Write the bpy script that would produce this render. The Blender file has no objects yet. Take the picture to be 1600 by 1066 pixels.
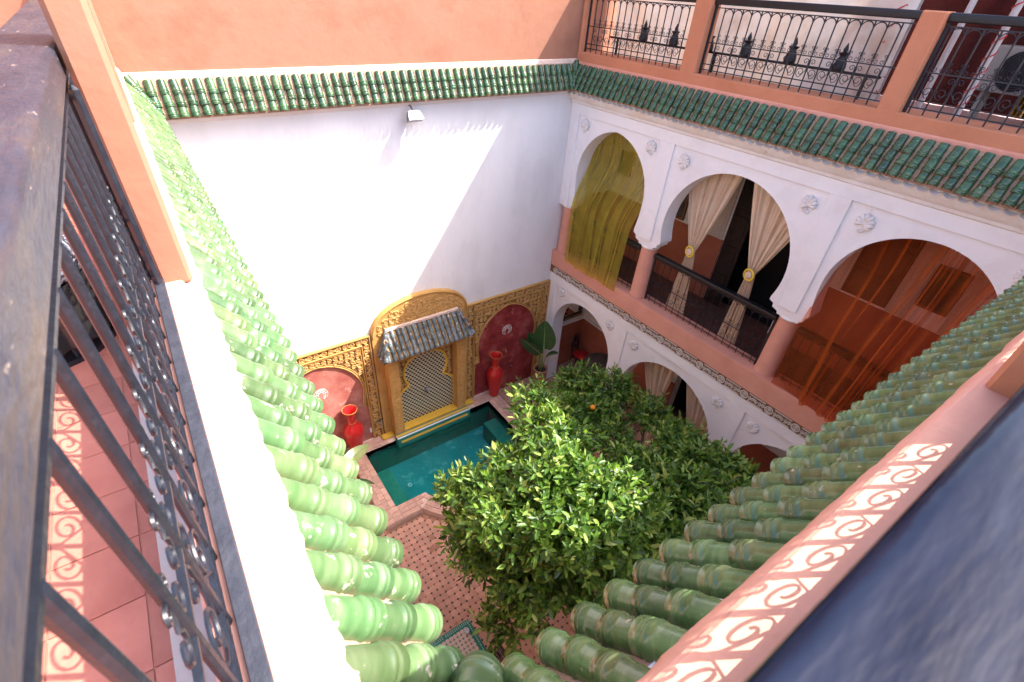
import bpy, math, random
from mathutils import Vector, Matrix
from mathutils.geometry import tessellate_polygon

random.seed(7)
scene = bpy.context.scene
COL = scene.collection
PI = math.pi

# ------------------------------------------------------------------ camera
cam_d = bpy.data.cameras.new('camera')
cam = bpy.data.objects.new('camera', cam_d)
COL.objects.link(cam)
scene.camera = cam
CAM = Vector((-6.0553, -6.6645, 7.3771))
RR = ((0.8272, -0.5598, 0.0482), (-0.3134, -0.5309, -0.7873), (0.4664, 0.6362, -0.6146))
right, down, fwd = Vector(RR[0]), Vector(RR[1]), Vector(RR[2])
m = Matrix.Identity(4)
for i in range(3):
    m[i][0], m[i][1], m[i][2], m[i][3] = right[i], -down[i], -fwd[i], CAM[i]
cam.matrix_world = m
cam_d.sensor_fit = 'HORIZONTAL'
cam_d.sensor_width = 36.0
cam_d.lens = 752.49 / 1600 * 36
cam_d.shift_x = (800 - 779.92) / 1600
cam_d.shift_y = (558.34 - 533) / 1600
cam_d.clip_start = 0.01
cam_d.clip_end = 500
cam_d.dof.use_dof = True
cam_d.dof.focus_distance = 6.5
cam_d.dof.aperture_fstop = 7.5

# ------------------------------------------------------------------ world, sun, exposure
SUN_DIR = Vector((-0.70, 0.41, -1.0)).normalized()
world = bpy.data.worlds.new('World')
scene.world = world
world.use_nodes = True
wn = world.node_tree
bg = wn.nodes['Background']
sky = wn.nodes.new('ShaderNodeTexSky')
sky.sky_type = 'NISHITA'
sky.sun_disc = False
sky.sun_elevation = math.asin(-SUN_DIR.z)
sky.sun_rotation = math.atan2(-SUN_DIR.x, -SUN_DIR.y)
sky.air_density = 0.75
sky.dust_density = 3.0
sky.ozone_density = 0.6
wn.links.new(sky.outputs[0], bg.inputs[0])
bg.inputs[1].default_value = 0.15

sun_d = bpy.data.lights.new('sun', 'SUN')
sun_d.energy = 2.4
sun_d.angle = math.radians(0.5)
sun_d.color = (1.0, 0.94, 0.86)
sun = bpy.data.objects.new('sun', sun_d)
COL.objects.link(sun)
sun.rotation_euler = SUN_DIR.to_track_quat('-Z', 'Y').to_euler()
sun.location = (5, -4, 15)

scene.view_settings.view_transform = 'Standard'
scene.view_settings.look = 'None'
scene.view_settings.gamma = 1
scene.view_settings.use_curve_mapping = False
scene.view_settings.exposure = 2.56
scene.render.engine = 'CYCLES'
scene.cycles.max_bounces = 8
scene.cycles.diffuse_bounces = 4
scene.cycles.transparent_max_bounces = 8

# ------------------------------------------------------------------ helpers
class MB:
    def __init__(self):
        self.v, self.f = [], []
    def add(self, vs, fs):
        n = len(self.v)
        self.v += [tuple(p) for p in vs]
        self.f += [tuple(i + n for i in f) for f in fs]
        return self
    def merge(self, o, M=None):
        vs = o.v if M is None else [tuple(M @ Vector(p)) for p in o.v]
        return self.add(vs, o.f)
    def box(self, x0, x1, y0, y1, z0, z1):
        x0, x1 = min(x0, x1), max(x0, x1); y0, y1 = min(y0, y1), max(y0, y1); z0, z1 = min(z0, z1), max(z0, z1)
        vs = [(x0, y0, z0), (x1, y0, z0), (x1, y1, z0), (x0, y1, z0), (x0, y0, z1), (x1, y0, z1), (x1, y1, z1), (x0, y1, z1)]
        return self.add(vs, [(0, 3, 2, 1), (4, 5, 6, 7), (0, 1, 5, 4), (1, 2, 6, 5), (2, 3, 7, 6), (3, 0, 4, 7)])
    def bbox(self, x0, x1, y0, y1, z0, z1, b=.01):
        """box with chamfered edges"""
        x0, x1 = min(x0, x1), max(x0, x1); y0, y1 = min(y0, y1), max(y0, y1); z0, z1 = min(z0, z1), max(z0, z1)
        vs, idx = [], {}
        for sx in (0, 1):
            for sy in (0, 1):
                for sz in (0, 1):
                    X, Y, Z = (x0, x1)[sx], (y0, y1)[sy], (z0, z1)[sz]
                    ix, iy, iz = (b, -b)[sx], (b, -b)[sy], (b, -b)[sz]
                    for a, p in enumerate(((X, Y + iy, Z + iz), (X + ix, Y, Z + iz), (X + ix, Y + iy, Z))):
                        idx[(sx, sy, sz, a)] = len(vs); vs.append(p)
        fs = []
        q = lambda *k: fs.append(tuple(idx[i] for i in k))
        for s in (0, 1):
            q((s, 0, 0, 0), (s, 1, 0, 0), (s, 1, 1, 0), (s, 0, 1, 0))
            q((0, s, 0, 1), (1, s, 0, 1), (1, s, 1, 1), (0, s, 1, 1))
            q((0, 0, s, 2), (1, 0, s, 2), (1, 1, s, 2), (0, 1, s, 2))
            for t in (0, 1):
                q((s, t, 0, 0), (s, t, 1, 0), (s, t, 1, 1), (s, t, 0, 1))
                q((s, 0, t, 0), (s, 1, t, 0), (s, 1, t, 2), (s, 0, t, 2))
                q((0, s, t, 1), (1, s, t, 1), (1, s, t, 2), (0, s, t, 2))
                for u in (0, 1):
                    q((s, t, u, 0), (s, t, u, 1), (s, t, u, 2))
        return self.add(vs, fs)
    def tube(self, pts, r, seg=6, closed=False, caps=True):
        pts = [Vector(p) for p in pts]
        n = len(pts)
        rs = r if isinstance(r, (list, tuple)) else [r] * n
        vs, fs = [], []
        ref = None
        for i, p in enumerate(pts):
            a = pts[(i - 1) % n] if (closed or i > 0) else p
            b = pts[(i + 1) % n] if (closed or i < n - 1) else p
            t = (b - a)
            t = t.normalized() if t.length > 1e-9 else Vector((0, 0, 1))
            if ref is None:
                ref = t.orthogonal().normalized()
            ref = (ref - t * ref.dot(t))
            ref = ref.normalized() if ref.length > 1e-6 else t.orthogonal().normalized()
            bi = t.cross(ref)
            for k in range(seg):
                an = 2 * PI * k / seg
                vs.append(p + (ref * math.cos(an) + bi * math.sin(an)) * rs[i])
        rng = n if closed else n - 1
        for i in range(rng):
            j = (i + 1) % n
            for k in range(seg):
                l = (k + 1) % seg
                fs.append((i * seg + k, i * seg + l, j * seg + l, j * seg + k))
        if caps and not closed:
            fs.append(tuple(range(seg))[::-1])
            fs.append(tuple((n - 1) * seg + k for k in range(seg)))
        return self.add(vs, fs)
    def lathe(self, prof, c=(0, 0, 0), seg=20, a0=0., a1=2 * PI, cap=True):
        full = abs(a1 - a0 - 2 * PI) < 1e-6
        ns = seg if full else seg + 1
        vs, fs = [], []
        for (r, z) in prof:
            for k in range(ns):
                an = a0 + (a1 - a0) * k / seg
                vs.append((c[0] + r * math.cos(an), c[1] + r * math.sin(an), c[2] + z))
        for i in range(len(prof) - 1):
            for k in range(seg):
                l = (k + 1) % ns
                fs.append((i * ns + k, i * ns + l, (i + 1) * ns + l, (i + 1) * ns + k))
        if cap:
            fs.append(tuple(range(ns))[::-1])
            fs.append(tuple((len(prof) - 1) * ns + k for k in range(ns)))
        return self.add(vs, fs)
    def plate(self, loops, d0, d1, mp):
        """2D polygon with holes (list of loops of (u,v)) extruded d0..d1; mp(u,v,d)->xyz"""
        flat = [p for l in loops for p in l]
        tris = tessellate_polygon([[Vector((p[0], p[1], 0)) for p in l] for l in loops])
        n = len(flat)
        vs = [mp(p[0], p[1], d0) for p in flat] + [mp(p[0], p[1], d1) for p in flat]
        fs = [tuple(t) for t in tris] + [tuple(i + n for i in t)[::-1] for t in tris]
        o = 0
        for l in loops:
            k = len(l)
            for i in range(k):
                j = (i + 1) % k
                fs.append((o + i, o + j, o + j + n, o + i + n))
            o += k
        return self.add(vs, fs)
    def grid(self, fn, nu, nv):
        vs = [fn(i / nu, j / nv) for j in range(nv + 1) for i in range(nu + 1)]
        w = nu + 1
        fs = [(j * w + i, j * w + i + 1, (j + 1) * w + i + 1, (j + 1) * w + i) for j in range(nv) for i in range(nu)]
        return self.add(vs, fs)
    def mesh(self, name, mat, smooth=None):
        me = bpy.data.meshes.new(name)
        me.from_pydata(self.v, [], self.f)
        import bmesh
        bm = bmesh.new(); bm.from_mesh(me)
        bmesh.ops.recalc_face_normals(bm, faces=bm.faces)
        bm.to_mesh(me); bm.free()
        if mat is not None:
            me.materials.append(mat)
        if smooth:
            me.polygons.foreach_set('use_smooth', [True] * len(me.polygons))
            if smooth is not True:
                me.set_sharp_from_angle(angle=math.radians(smooth))
        me.update()
        return me

def link(name, me, parent=None, M=None):
    o = bpy.data.objects.new(name, me)
    COL.objects.link(o)
    if M is not None:
        o.matrix_basis = M
    if parent is not None:
        o.parent = parent
    return o

def off(parent):
    """world coordinates -> the parent's local frame (parents are only translated)"""
    t = Vector((0, 0, 0)); p = parent
    while p is not None:
        t += p.location; p = p.parent
    return t

def obj(name, mb, mat, parent=None, smooth=None):
    """a mesh object given in world coordinates; its origin sits with the parent's"""
    me = mb.mesh(name, mat, smooth)
    o = link(name, me, parent)
    if parent is not None:
        o.location = -off(parent)
    return o

def tag(o, label, cat, group=None):
    o['label'] = label; o['category'] = cat
    if group: o['group'] = group
    return o

def thing(name, label, cat, loc=(0, 0, 0), group=None):
    o = bpy.data.objects.new(name, None)
    COL.objects.link(o)
    o.location = loc
    o.empty_display_size = .1
    return tag(o, label, cat, group)

def struct(o):
    o['kind'] = 'structure'
    return o

def stuff(o):
    o['kind'] = 'stuff'
    return o

T = Matrix.Translation

# ------------------------------------------------------------------ materials
MATS = {}
def newmat(name):
    mt = bpy.data.materials.new(name); mt.use_nodes = True
    nt = mt.node_tree
    return mt, nt, nt.nodes, nt.links, nt.nodes['Principled BSDF']

def ramp(N, stops):
    r = N.new('ShaderNodeValToRGB')
    el = r.color_ramp.elements
    while len(el) < len(stops): el.new(0.5)
    for e, (p, c) in zip(el, stops):
        e.position = p; e.color = (*c, 1)
    return r

def coords(N, L, scale=1.0, rnd=False):
    tc = N.new('ShaderNodeTexCoord')
    mp = N.new('ShaderNodeMapping'); mp.inputs['Scale'].default_value = (scale,) * 3 if not isinstance(scale, tuple) else scale
    if rnd:
        oi = N.new('ShaderNodeObjectInfo')
        ml = N.new('ShaderNodeMath'); ml.operation = 'MULTIPLY'; ml.inputs[1].default_value = 37.0
        L.new(oi.outputs['Random'], ml.inputs[0])
        cb = N.new('ShaderNodeCombineXYZ')
        for k in range(3): L.new(ml.outputs[0], cb.inputs[k])
        L.new(cb.outputs[0], mp.inputs['Location'])
    L.new(tc.outputs['Object'], mp.inputs['Vector'])
    return mp

def surf(name, cols, scale=3.0, rough=.85, bump=.15, bscale=40., dist=.004, spec=.3, coat=0., metal=0., rnd=0., detail=6., speck=None, mscale=None):
    """noise-coloured procedural surface: cols = 2 or 3 colours, fine bump, per-object value shift"""
    if name in MATS: return MATS[name]
    mt, nt, N, L, P = newmat(name)
    mp = coords(N, L, mscale or 1.0, rnd > 0)
    n1 = N.new('ShaderNodeTexNoise'); n1.inputs['Scale'].default_value = scale; n1.inputs['Detail'].default_value = detail
    n1.inputs['Roughness'].default_value = .62
    L.new(mp.outputs[0], n1.inputs['Vector'])
    k = len(cols)
    rp = ramp(N, [(.3 + .4 * i / (k - 1), c) for i, c in enumerate(cols)])
    L.new(n1.outputs['Fac'], rp.inputs[0])
    out = rp.outputs[0]
    if speck:
        n3 = N.new('ShaderNodeTexNoise'); n3.inputs['Scale'].default_value = speck[1]; n3.inputs['Detail'].default_value = 8; n3.inputs['Roughness'].default_value = .7
        L.new(mp.outputs[0], n3.inputs['Vector'])
        r3 = ramp(N, [(speck[2], (0, 0, 0)), (speck[2] + .06, (1, 1, 1))])
        L.new(n3.outputs['Fac'], r3.inputs[0])
        mx = N.new('ShaderNodeMixRGB'); mx.inputs[2].default_value = (*speck[0], 1)
        L.new(r3.outputs[0], mx.inputs[0]); L.new(out, mx.inputs[1])
        out = mx.outputs[0]
    if rnd > 0:
        oi = N.new('ShaderNodeObjectInfo')
        mr = N.new('ShaderNodeMapRange'); mr.inputs[3].default_value = 1 - rnd; mr.inputs[4].default_value = 1 + rnd
        L.new(oi.outputs['Random'], mr.inputs[0])
        hs = N.new('ShaderNodeHueSaturation')
        L.new(mr.outputs[0], hs.inputs['Value']); L.new(out, hs.inputs['Color'])
        out = hs.outputs[0]
    L.new(out, P.inputs['Base Color'])
    P.inputs['Roughness'].default_value = rough
    P.inputs['Specular IOR Level'].default_value = spec
    P.inputs['Metallic'].default_value = metal
    P.inputs['Coat Weight'].default_value = coat
    P.inputs['Coat Roughness'].default_value = .08
    if bump > 0:
        n2 = N.new('ShaderNodeTexNoise'); n2.inputs['Scale'].default_value = bscale; n2.inputs['Detail'].default_value = 5
        L.new(mp.outputs[0], n2.inputs['Vector'])
        b = N.new('ShaderNodeBump'); b.inputs['Strength'].default_value = bump; b.inputs['Distance'].default_value = dist * 5
        L.new(n2.outputs['Fac'], b.inputs['Height']); L.new(b.outputs[0], P.inputs['Normal'])
    MATS[name] = mt
    return mt

def sheer(name, col, transp, fold, tint=.5):
    if name in MATS: return MATS[name]
    mt, nt, N, L, P = newmat(name)
    N.remove(P)
    o = N['Material Output']
    mp = coords(N, L)
    w = N.new('ShaderNodeTexNoise'); w.inputs['Scale'].default_value = 6
    L.new(mp.outputs[0], w.inputs['Vector'])
    rp = ramp(N, [(.3, tuple(c * .8 for c in col)), (.7, col)])
    L.new(w.outputs['Fac'], rp.inputs[0])
    d = N.new('ShaderNodeBsdfDiffuse'); t = N.new('ShaderNodeBsdfTranslucent'); tr = N.new('ShaderNodeBsdfTransparent')
    tr.inputs[0].default_value = (*[1 - (1 - min(1, c / max(col))) * tint for c in col], 1)
    L.new(rp.outputs[0], d.inputs[0]); L.new(rp.outputs[0], t.inputs[0])
    a = N.new('ShaderNodeMixShader'); a.inputs[0].default_value = .5
    L.new(d.outputs[0], a.inputs[1]); L.new(t.outputs[0], a.inputs[2])
    lw = N.new('ShaderNodeLayerWeight'); lw.inputs[0].default_value = fold
    mr = N.new('ShaderNodeMapRange'); mr.inputs[3].default_value = transp; mr.inputs[4].default_value = transp * .05
    L.new(lw.outputs['Facing'], mr.inputs[0])
    b = N.new('ShaderNodeMixShader')
    L.new(mr.outputs[0], b.inputs[0]); L.new(a.outputs[0], b.inputs[1]); L.new(tr.outputs[0], b.inputs[2])
    L.new(b.outputs[0], o.inputs[0])
    MATS[name] = mt
    return mt

def leafmat(name, stops, transl=.35, rough=.38):
    if name in MATS: return MATS[name]
    mt, nt, N, L, P = newmat(name)
    g = N.new('ShaderNodeNewGeometry')
    rp = ramp(N, stops)
    L.new(g.outputs['Random Per Island'], rp.inputs[0])
    L.new(rp.outputs[0], P.inputs['Base Color'])
    P.inputs['Roughness'].default_value = rough
    P.inputs['Specular IOR Level'].default_value = .5
    t = N.new('ShaderNodeBsdfTranslucent')
    h = N.new('ShaderNodeHueSaturation'); h.inputs['Value'].default_value = 1.5; h.inputs['Saturation'].default_value = 1.1; h.inputs['Hue'].default_value = .485
    L.new(rp.outputs[0], h.inputs['Color']); L.new(h.outputs[0], t.inputs[0])
    mx = N.new('ShaderNodeMixShader'); mx.inputs[0].default_value = transl
    L.new(P.outputs[0], mx.inputs[1]); L.new(t.outputs[0], mx.inputs[2])
    L.new(mx.outputs[0], N['Material Output'].inputs[0])
    MATS[name] = mt
    return mt

WHITE = surf('white_plaster', [(.64, .615, .605), (.74, .715, .71), (.77, .75, .745)], 1.3, .9, .30, 14, .004, speck=((.62, .57, .53), 3., .66), mscale=(1., 1., .45))
ARCW = surf('arcade_plaster', [(.74, .715, .69), (.82, .80, .78), (.84, .82, .80)], 1.7, .88, .25, 26, .003, speck=((.70, .66, .62), 4., .64))
ORNW = surf('shell_plaster', [(.70, .66, .62), (.80, .77, .74)], 12, .9, .1, 60)
ORANGE = surf('orange_plaster', [(.25, .108, .065), (.32, .143, .090), (.29, .127, .078)], 1.4, .9, .16, 16, .004, speck=((.27, .12, .075), 3.5, .66))
PINK = surf('pink_plaster', [(.60, .265, .18), (.68, .325, .23)], 3, .8, .2, 30, .003, speck=((.52, .22, .15), 9., .68))
MORTAR = surf('lime_mortar', [(.60, .42, .33), (.72, .56, .47)], 8, .95, .6, 50, .004)
COVE = surf('white_cove', [(.70, .62, .54), (.78, .74, .69)], 5, .95, .5, 30, .004, speck=((.52, .42, .34), 9., .64))
BED = surf('tile_bed', [(.30, .17, .115), (.44, .28, .20)], 12, .95, .7, 50, .004)
EARTH = surf('clay_body', [(.30, .12, .06), (.40, .19, .11)], 20, .95, .3, 60)
def glaze(name, cols, chip=((.55, .42, .30), 28., .66), rough=.22, rnd=.30):
    """streaky glazed clay; colour varies from tile to tile"""
    mt, nt, N, L, P = newmat(name)
    mp = coords(N, L, 1.0, True)
    ms = N.new('ShaderNodeMapping'); ms.inputs['Scale'].default_value = (18, 4, 4)
    L.new(mp.outputs[0], ms.inputs[0])
    n = N.new('ShaderNodeTexNoise'); n.inputs['Scale'].default_value = 1.6; n.inputs['Detail'].default_value = 5; n.inputs['Roughness'].default_value = .6
    L.new(ms.outputs[0], n.inputs['Vector'])
    rp = ramp(N, [(.28, cols[0]), (.5, cols[1]), (.72, cols[2])])
    L.new(n.outputs['Fac'], rp.inputs[0])
    c = N.new('ShaderNodeTexNoise'); c.inputs['Scale'].default_value = chip[1]; c.inputs['Detail'].default_value = 6; c.inputs['Roughness'].default_value = .65
    L.new(mp.outputs[0], c.inputs['Vector'])
    r2 = ramp(N, [(chip[2], (0, 0, 0)), (chip[2] + .03, (1, 1, 1))])
    L.new(c.outputs['Fac'], r2.inputs[0])
    oi = N.new('ShaderNodeObjectInfo')
    mr = N.new('ShaderNodeMapRange'); mr.inputs[3].default_value = 1 - rnd; mr.inputs[4].default_value = 1 + rnd
    L.new(oi.outputs['Random'], mr.inputs[0])
    mh = N.new('ShaderNodeMapRange'); mh.inputs[3].default_value = .472; mh.inputs[4].default_value = .522
    wn_ = N.new('ShaderNodeTexWhiteNoise'); wn_.noise_dimensions = '1D'
    L.new(oi.outputs['Random'], wn_.inputs['W']); L.new(wn_.outputs['Value'], mh.inputs[0])
    hs = N.new('ShaderNodeHueSaturation')
    L.new(mr.outputs[0], hs.inputs['Value']); L.new(mh.outputs[0], hs.inputs['Hue']); L.new(rp.outputs[0], hs.inputs['Color'])
    mx = N.new('ShaderNodeMixRGB'); mx.inputs[2].default_value = (*chip[0], 1)
    L.new(r2.outputs[0], mx.inputs[0]); L.new(hs.outputs[0], mx.inputs[1])
    L.new(mx.outputs[0], P.inputs['Base Color'])
    r3 = N.new('ShaderNodeMapRange'); r3.inputs[3].default_value = rough; r3.inputs[4].default_value = .9
    L.new(r2.outputs[0], r3.inputs[0]); L.new(r3.outputs[0], P.inputs['Roughness'])
    P.inputs['Specular IOR Level'].default_value = .55
    b = N.new('ShaderNodeBump'); b.inputs['Strength'].default_value = .12; b.inputs['Distance'].default_value = .004
    L.new(n.outputs['Fac'], b.inputs['Height']); L.new(b.outputs[0], P.inputs['Normal'])
    MATS[name] = mt
    return mt
CHIP = ((.36, .28, .19), 26., .66)
GREEN = glaze('green_glaze', [(.014, .045, .018), (.030, .080, .030), (.070, .125, .055)], chip=CHIP)  # copy of the one green glaze with shade put into its colour
OLGREEN = glaze('olive_green_glaze', [(.038, .076, .024), (.076, .122, .040), (.145, .180, .082)], chip=CHIP, rough=.15)
LITGREEN = glaze('sunlit_green_glaze', [(.050, .105, .036), (.078, .138, .054), (.130, .185, .092)], chip=((.46, .40, .32), 20., .62), rough=.30)  # paler copy for the left roof, sunlight put into the colour
BLUE = glaze('blue_green_glaze', [(.05, .068, .074), (.085, .11, .12), (.13, .155, .165)], chip=((.50, .36, .26), 14., .60), rough=.4)
IRON = surf('black_iron', [(.006, .007, .012), (.015, .018, .027)], 30, .40, .3, 90, .001, spec=.45, speck=((.12, .13, .15), 60., .70))
RAILP = surf('worn_rail_paint', [(.010, .012, .022), (.026, .027, .040), (.060, .045, .038)], 5, .42, .5, 26, .003, spec=.5, speck=((.30, .22, .17), 16., .64), mscale=(.7, 3., 3.))
FORANGE = surf('orange_parapet_plaster', [(.46, .175, .088), (.54, .215, .115)], 2.4, .9, .25, 24, .004, speck=((.42, .15, .075), 5., .66))  # brighter copy of the orange plaster, making up for shade in its colour
RAILF = surf('dark_blue_rail_paint', [(.002, .003, .008), (.005, .007, .018), (.014, .018, .034)], 5, .14, .22, 8, .004, spec=.07, speck=((.20, .17, .15), 14., .71), mscale=(.6, 3., 3.))
BLACKW = surf('black_wood', [(.004, .004, .006), (.010, .009, .012)], 14, .4, .2, 40, .002, spec=.4)
OCHRE = surf('ochre_plaster', [(.44, .23, .060), (.54, .31, .10)], 5, .8, .25, 30, .003, speck=((.36, .18, .05), 14., .66))
OCHREC = surf('carved_ochre', [(.46, .25, .075), (.56, .34, .13)], 14, .85, .4, 60, .003)
DARKO = surf('carved_ground', [(.16, .075, .028), (.26, .13, .055)], 14, .95, .4, 60, .003)
YELLOW = surf('yellow_paint', [(.62, .36, .035), (.70, .43, .06)], 8, .7, .15, 30)
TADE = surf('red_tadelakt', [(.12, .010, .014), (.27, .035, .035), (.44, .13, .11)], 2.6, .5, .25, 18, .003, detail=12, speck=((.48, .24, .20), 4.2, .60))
LITRED = surf('sunlit_red_tadelakt', [(.26, .055, .05), (.38, .13, .105), (.48, .22, .18)], 2.6, .6, .25, 18, .003, detail=12, speck=((.50, .27, .22), 4.2, .58))  # paler copy of the red tadelakt; the left niche's sunlight is in the colour
TERRA = surf('terracotta_dado', [(.33, .10, .055), (.40, .13, .075)], 3, .75, .2, 25)
REDV = surf('red_lacquer', [(.42, .010, .012), (.52, .016, .016)], 7, .32, .05, 20, .001, spec=.6)
GOLDL = surf('gold_line', [(.55, .30, .08), (.60, .36, .12)], 5, .5, 0)
FLOORT = surf('pink_floor_tile', [(.46, .23, .16), (.56, .31, .225)], 14, .75, .25, 40, .002, rnd=.14, speck=((.30, .12, .08), 16., .66))
FLOORJ = surf('floor_tiles_far', [(.45, .225, .155), (.56, .31, .22)], 9, .75, .25, 40, .002, speck=((.30, .12, .08), 16., .66))
FLOORB = surf('floor_bed', [(.30, .14, .09), (.40, .21, .14)], 12, .95, .5, 40)
DOTM = surf('green_black_dot', [(.012, .035, .022), (.035, .06, .04)], 30, .4, .1, 40)
COPEB = surf('coping_brick', [(.50, .28, .21), (.62, .40, .32)], 18, .85, .35, 50, .002, rnd=.13, speck=((.42, .20, .13), 18., .66))
TEALW = surf('pool_green', [(.012, .145, .11), (.024, .19, .15)], 4, .5, .2, 25)
TEALF = surf('pool_teal', [(.010, .24, .26), (.02, .29, .31), (.045, .35, .37)], 2.0, .6, .15, 20, detail=10, speck=((.16, .42, .44), 4., .58))
TEALB = surf('pool_bench_green', [(.02, .19, .14), (.04, .25, .19)], 6, .6, .15, 20)
STRW = surf('pale_marble', [(.62, .66, .70), (.74, .77, .80)], 9, .3, .05, 30)
STRT = surf('teal_stripe', [(.05, .17, .13), (.09, .23, .18)], 9, .4, .05, 30)
CREAM = surf('cream_zellij', [(.50, .44, .29), (.58, .52, .37)], 30, .35, .05, 40)
BLACKZ = surf('black_zellij', [(.010, .010, .010), (.02, .02, .018)], 30, .3, .05, 40)
STUCCO = surf('carved_stucco', [(.58, .49, .40), (.70, .63, .55)], 30, .9, .5, 90, .003)
DWOOD = surf('dark_carved_wood', [(.012, .008, .007), (.035, .02, .014)], 14, .5, .5, 40, .004)
BWOOD = surf('brown_wood', [(.12, .05, .025), (.17, .075, .04)], 14, .6, .3, 40)
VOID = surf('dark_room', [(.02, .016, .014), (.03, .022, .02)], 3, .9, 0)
CURT = surf('cream_curtain', [(.80, .61, .42), (.86, .70, .52)], 6, .9, .15, 120, .001)
YRING = surf('yellow_ring', [(.70, .47, .03), (.78, .56, .06)], 6, .3, 0, spec=.6)
CANVAS = surf('cream_canvas', [(.54, .40, .30), (.70, .58, .48), (.76, .66, .57)], 2.2, .9, .25, 30, .004, detail=8)
def make_translucent(mt, f_=.35):
    N, L = mt.node_tree.nodes, mt.node_tree.links
    P = N['Principled BSDF']; src = P.inputs['Base Color'].links[0].from_socket
    t = N.new('ShaderNodeBsdfTranslucent'); L.new(src, t.inputs[0])
    mx = N.new('ShaderNodeMixShader'); mx.inputs[0].default_value = f_
    L.new(P.outputs[0], mx.inputs[1]); L.new(t.outputs[0], mx.inputs[2]); L.new(mx.outputs[0], N['Material Output'].inputs[0])
CANOPYM = surf('canopy_cloth', [(.50, .38, .29), (.62, .52, .43)], 2.2, .9, .2, 30)
make_translucent(CANVAS, .10); make_translucent(CURT, .25)
RFAB = surf('dark_red_fabric', [(.030, .003, .003), (.05, .005, .005)], 6, .9, .2, 60)
GFAB = surf('dark_green_fabric', [(.007, .013, .006), (.012, .02, .009)], 6, .9, .2, 60)
YFAB = surf('yellow_fabric', [(.20, .10, .01), (.25, .14, .015)], 6, .9, .2, 60)
POLE = surf('white_pole_paint', [(.42, .36, .33), (.50, .44, .41)], 12, .5, .1, 40)
ACW = surf('metal_casing', [(.20, .18, .16), (.26, .235, .21)], 6, .5, .05, 40)
SILVER = surf('grey_metal', [(.16, .17, .20), (.24, .25, .28)], 12, .4, .1, 40, metal=.3)
MIRF = surf('mirror_frame', [(.012, .012, .014), (.03, .03, .03)], 20, .35, .4, 60)
GLASSP = surf('mirror_glass', [(.70, .68, .66), (.72, .70, .68)], 2, .05, 0, metal=1.)
WINDG = surf('window_glass', [(.035, .035, .04), (.05, .05, .055)], 2, .08, 0, spec=.6)
TERRF = surf('terrace_tile', [(.36, .095, .062), (.50, .165, .11), (.43, .125, .082)], 2.2, .7, .25, 30, .002, rnd=.13, speck=((.26, .07, .05), 9., .68))
GROUT = surf('terrace_grout', [(.40, .17, .12), (.48, .23, .17)], 20, .95, .3, 60)
GREYF = surf('right_terrace_tile', [(.36, .22, .20), (.42, .27, .25)], 6, .75, .2, 40)
BARK = surf('citrus_bark', [(.09, .065, .045), (.16, .125, .09)], 14, .9, .6, 50)
POTM = surf('terracotta_pot', [(.42, .17, .10), (.52, .24, .16)], 9, .85, .3, 40)
SOIL = surf('soil', [(.03, .02, .014), (.06, .04, .028)], 24, .95, .6, 60)
ORFR = surf('orange_skin', [(.75, .22, .01), (.80, .28, .015)], 8, .4, .2, 90)
PATF = None
LEAF = leafmat('citrus_leaf', [(0, (.022, .060, .010)), (.3, (.060, .140, .018)), (.6, (.115, .235, .032)), (.85, (.22, .36, .065)), (1, (.38, .44, .12))], .42, .40)
BANL = surf('banana_leaf', [(.018, .060, .016), (.035, .095, .024)], 5, .36, .25, 20, .003, spec=.5, mscale=(1, 1, 1))
BANP = surf('pale_banana_leaf', [(.24, .32, .10), (.34, .42, .18)], 7, .4, .25, 30, .003, spec=.5)
BRIB = surf('leaf_midrib', [(.20, .30, .10), (.26, .36, .14)], 7, .5, 0)
OLIVE = sheer('olive_sheer', (.66, .53, .08), .64, .5, .36)
ORSH = sheer('orange_sheer', (.66, .16, .035), .84, .62, .46)

def water_mat():
    mt, nt, N, L, P = newmat('pool_water'); N.remove(P)
    tr = N.new('ShaderNodeBsdfTransparent'); tr.inputs[0].default_value = (.72, .96, .95, 1)
    gl = N.new('ShaderNodeBsdfGlossy'); gl.inputs['Roughness'].default_value = .02
    fr = N.new('ShaderNodeFresnel'); fr.inputs[0].default_value = 1.33
    mp = coords(N, L)
    n = N.new('ShaderNodeTexNoise'); n.inputs['Scale'].default_value = 7
    L.new(mp.outputs[0], n.inputs['Vector'])
    b = N.new('ShaderNodeBump'); b.inputs['Strength'].default_value = .12; b.inputs['Distance'].default_value = .03
    L.new(n.outputs['Fac'], b.inputs['Height'])
    L.new(b.outputs[0], gl.inputs['Normal']); L.new(b.outputs[0], fr.inputs['Normal'])
    mx = N.new('ShaderNodeMixShader')
    L.new(fr.outputs[0], mx.inputs[0]); L.new(tr.outputs[0], mx.inputs[1]); L.new(gl.outputs[0], mx.inputs[2])
    L.new(mx.outputs[0], N['Material Output'].inputs[0])
    return mt
WATER = water_mat()

def pattern_mat():
    mt, nt, N, L, P = newmat('floral_fabric')
    mp = coords(N, L, 1.0)
    v = N.new('ShaderNodeTexNoise'); v.inputs['Scale'].default_value = 14; v.inputs['Detail'].default_value = 1; v.inputs['Distortion'].default_value = 2.2
    L.new(mp.outputs[0], v.inputs['Vector'])
    r = ramp(N, [(.44, (.20, .21, .27)), (.47, (.012, .012, .02)), (.56, (.012, .012, .02)), (.60, (.20, .21, .27))])
    L.new(v.outputs['Fac'], r.inputs[0]); L.new(r.outputs[0], P.inputs['Base Color'])
    P.inputs['Roughness'].default_value = .9
    return mt
PATF = pattern_mat()

# ================================================================== SETTING
X0, Y0 = -6.03, -6.55          # left and front faces of the court; right face x=0, back face y=0
ZE, ZT, ZP = 6.10, 6.40, 6.57  # eave, top of the tiles, parapet top
gr = struct(obj('ground', MB().box(-120, 120, -120, 120, -1.0, -.8), EARTH))

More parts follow.
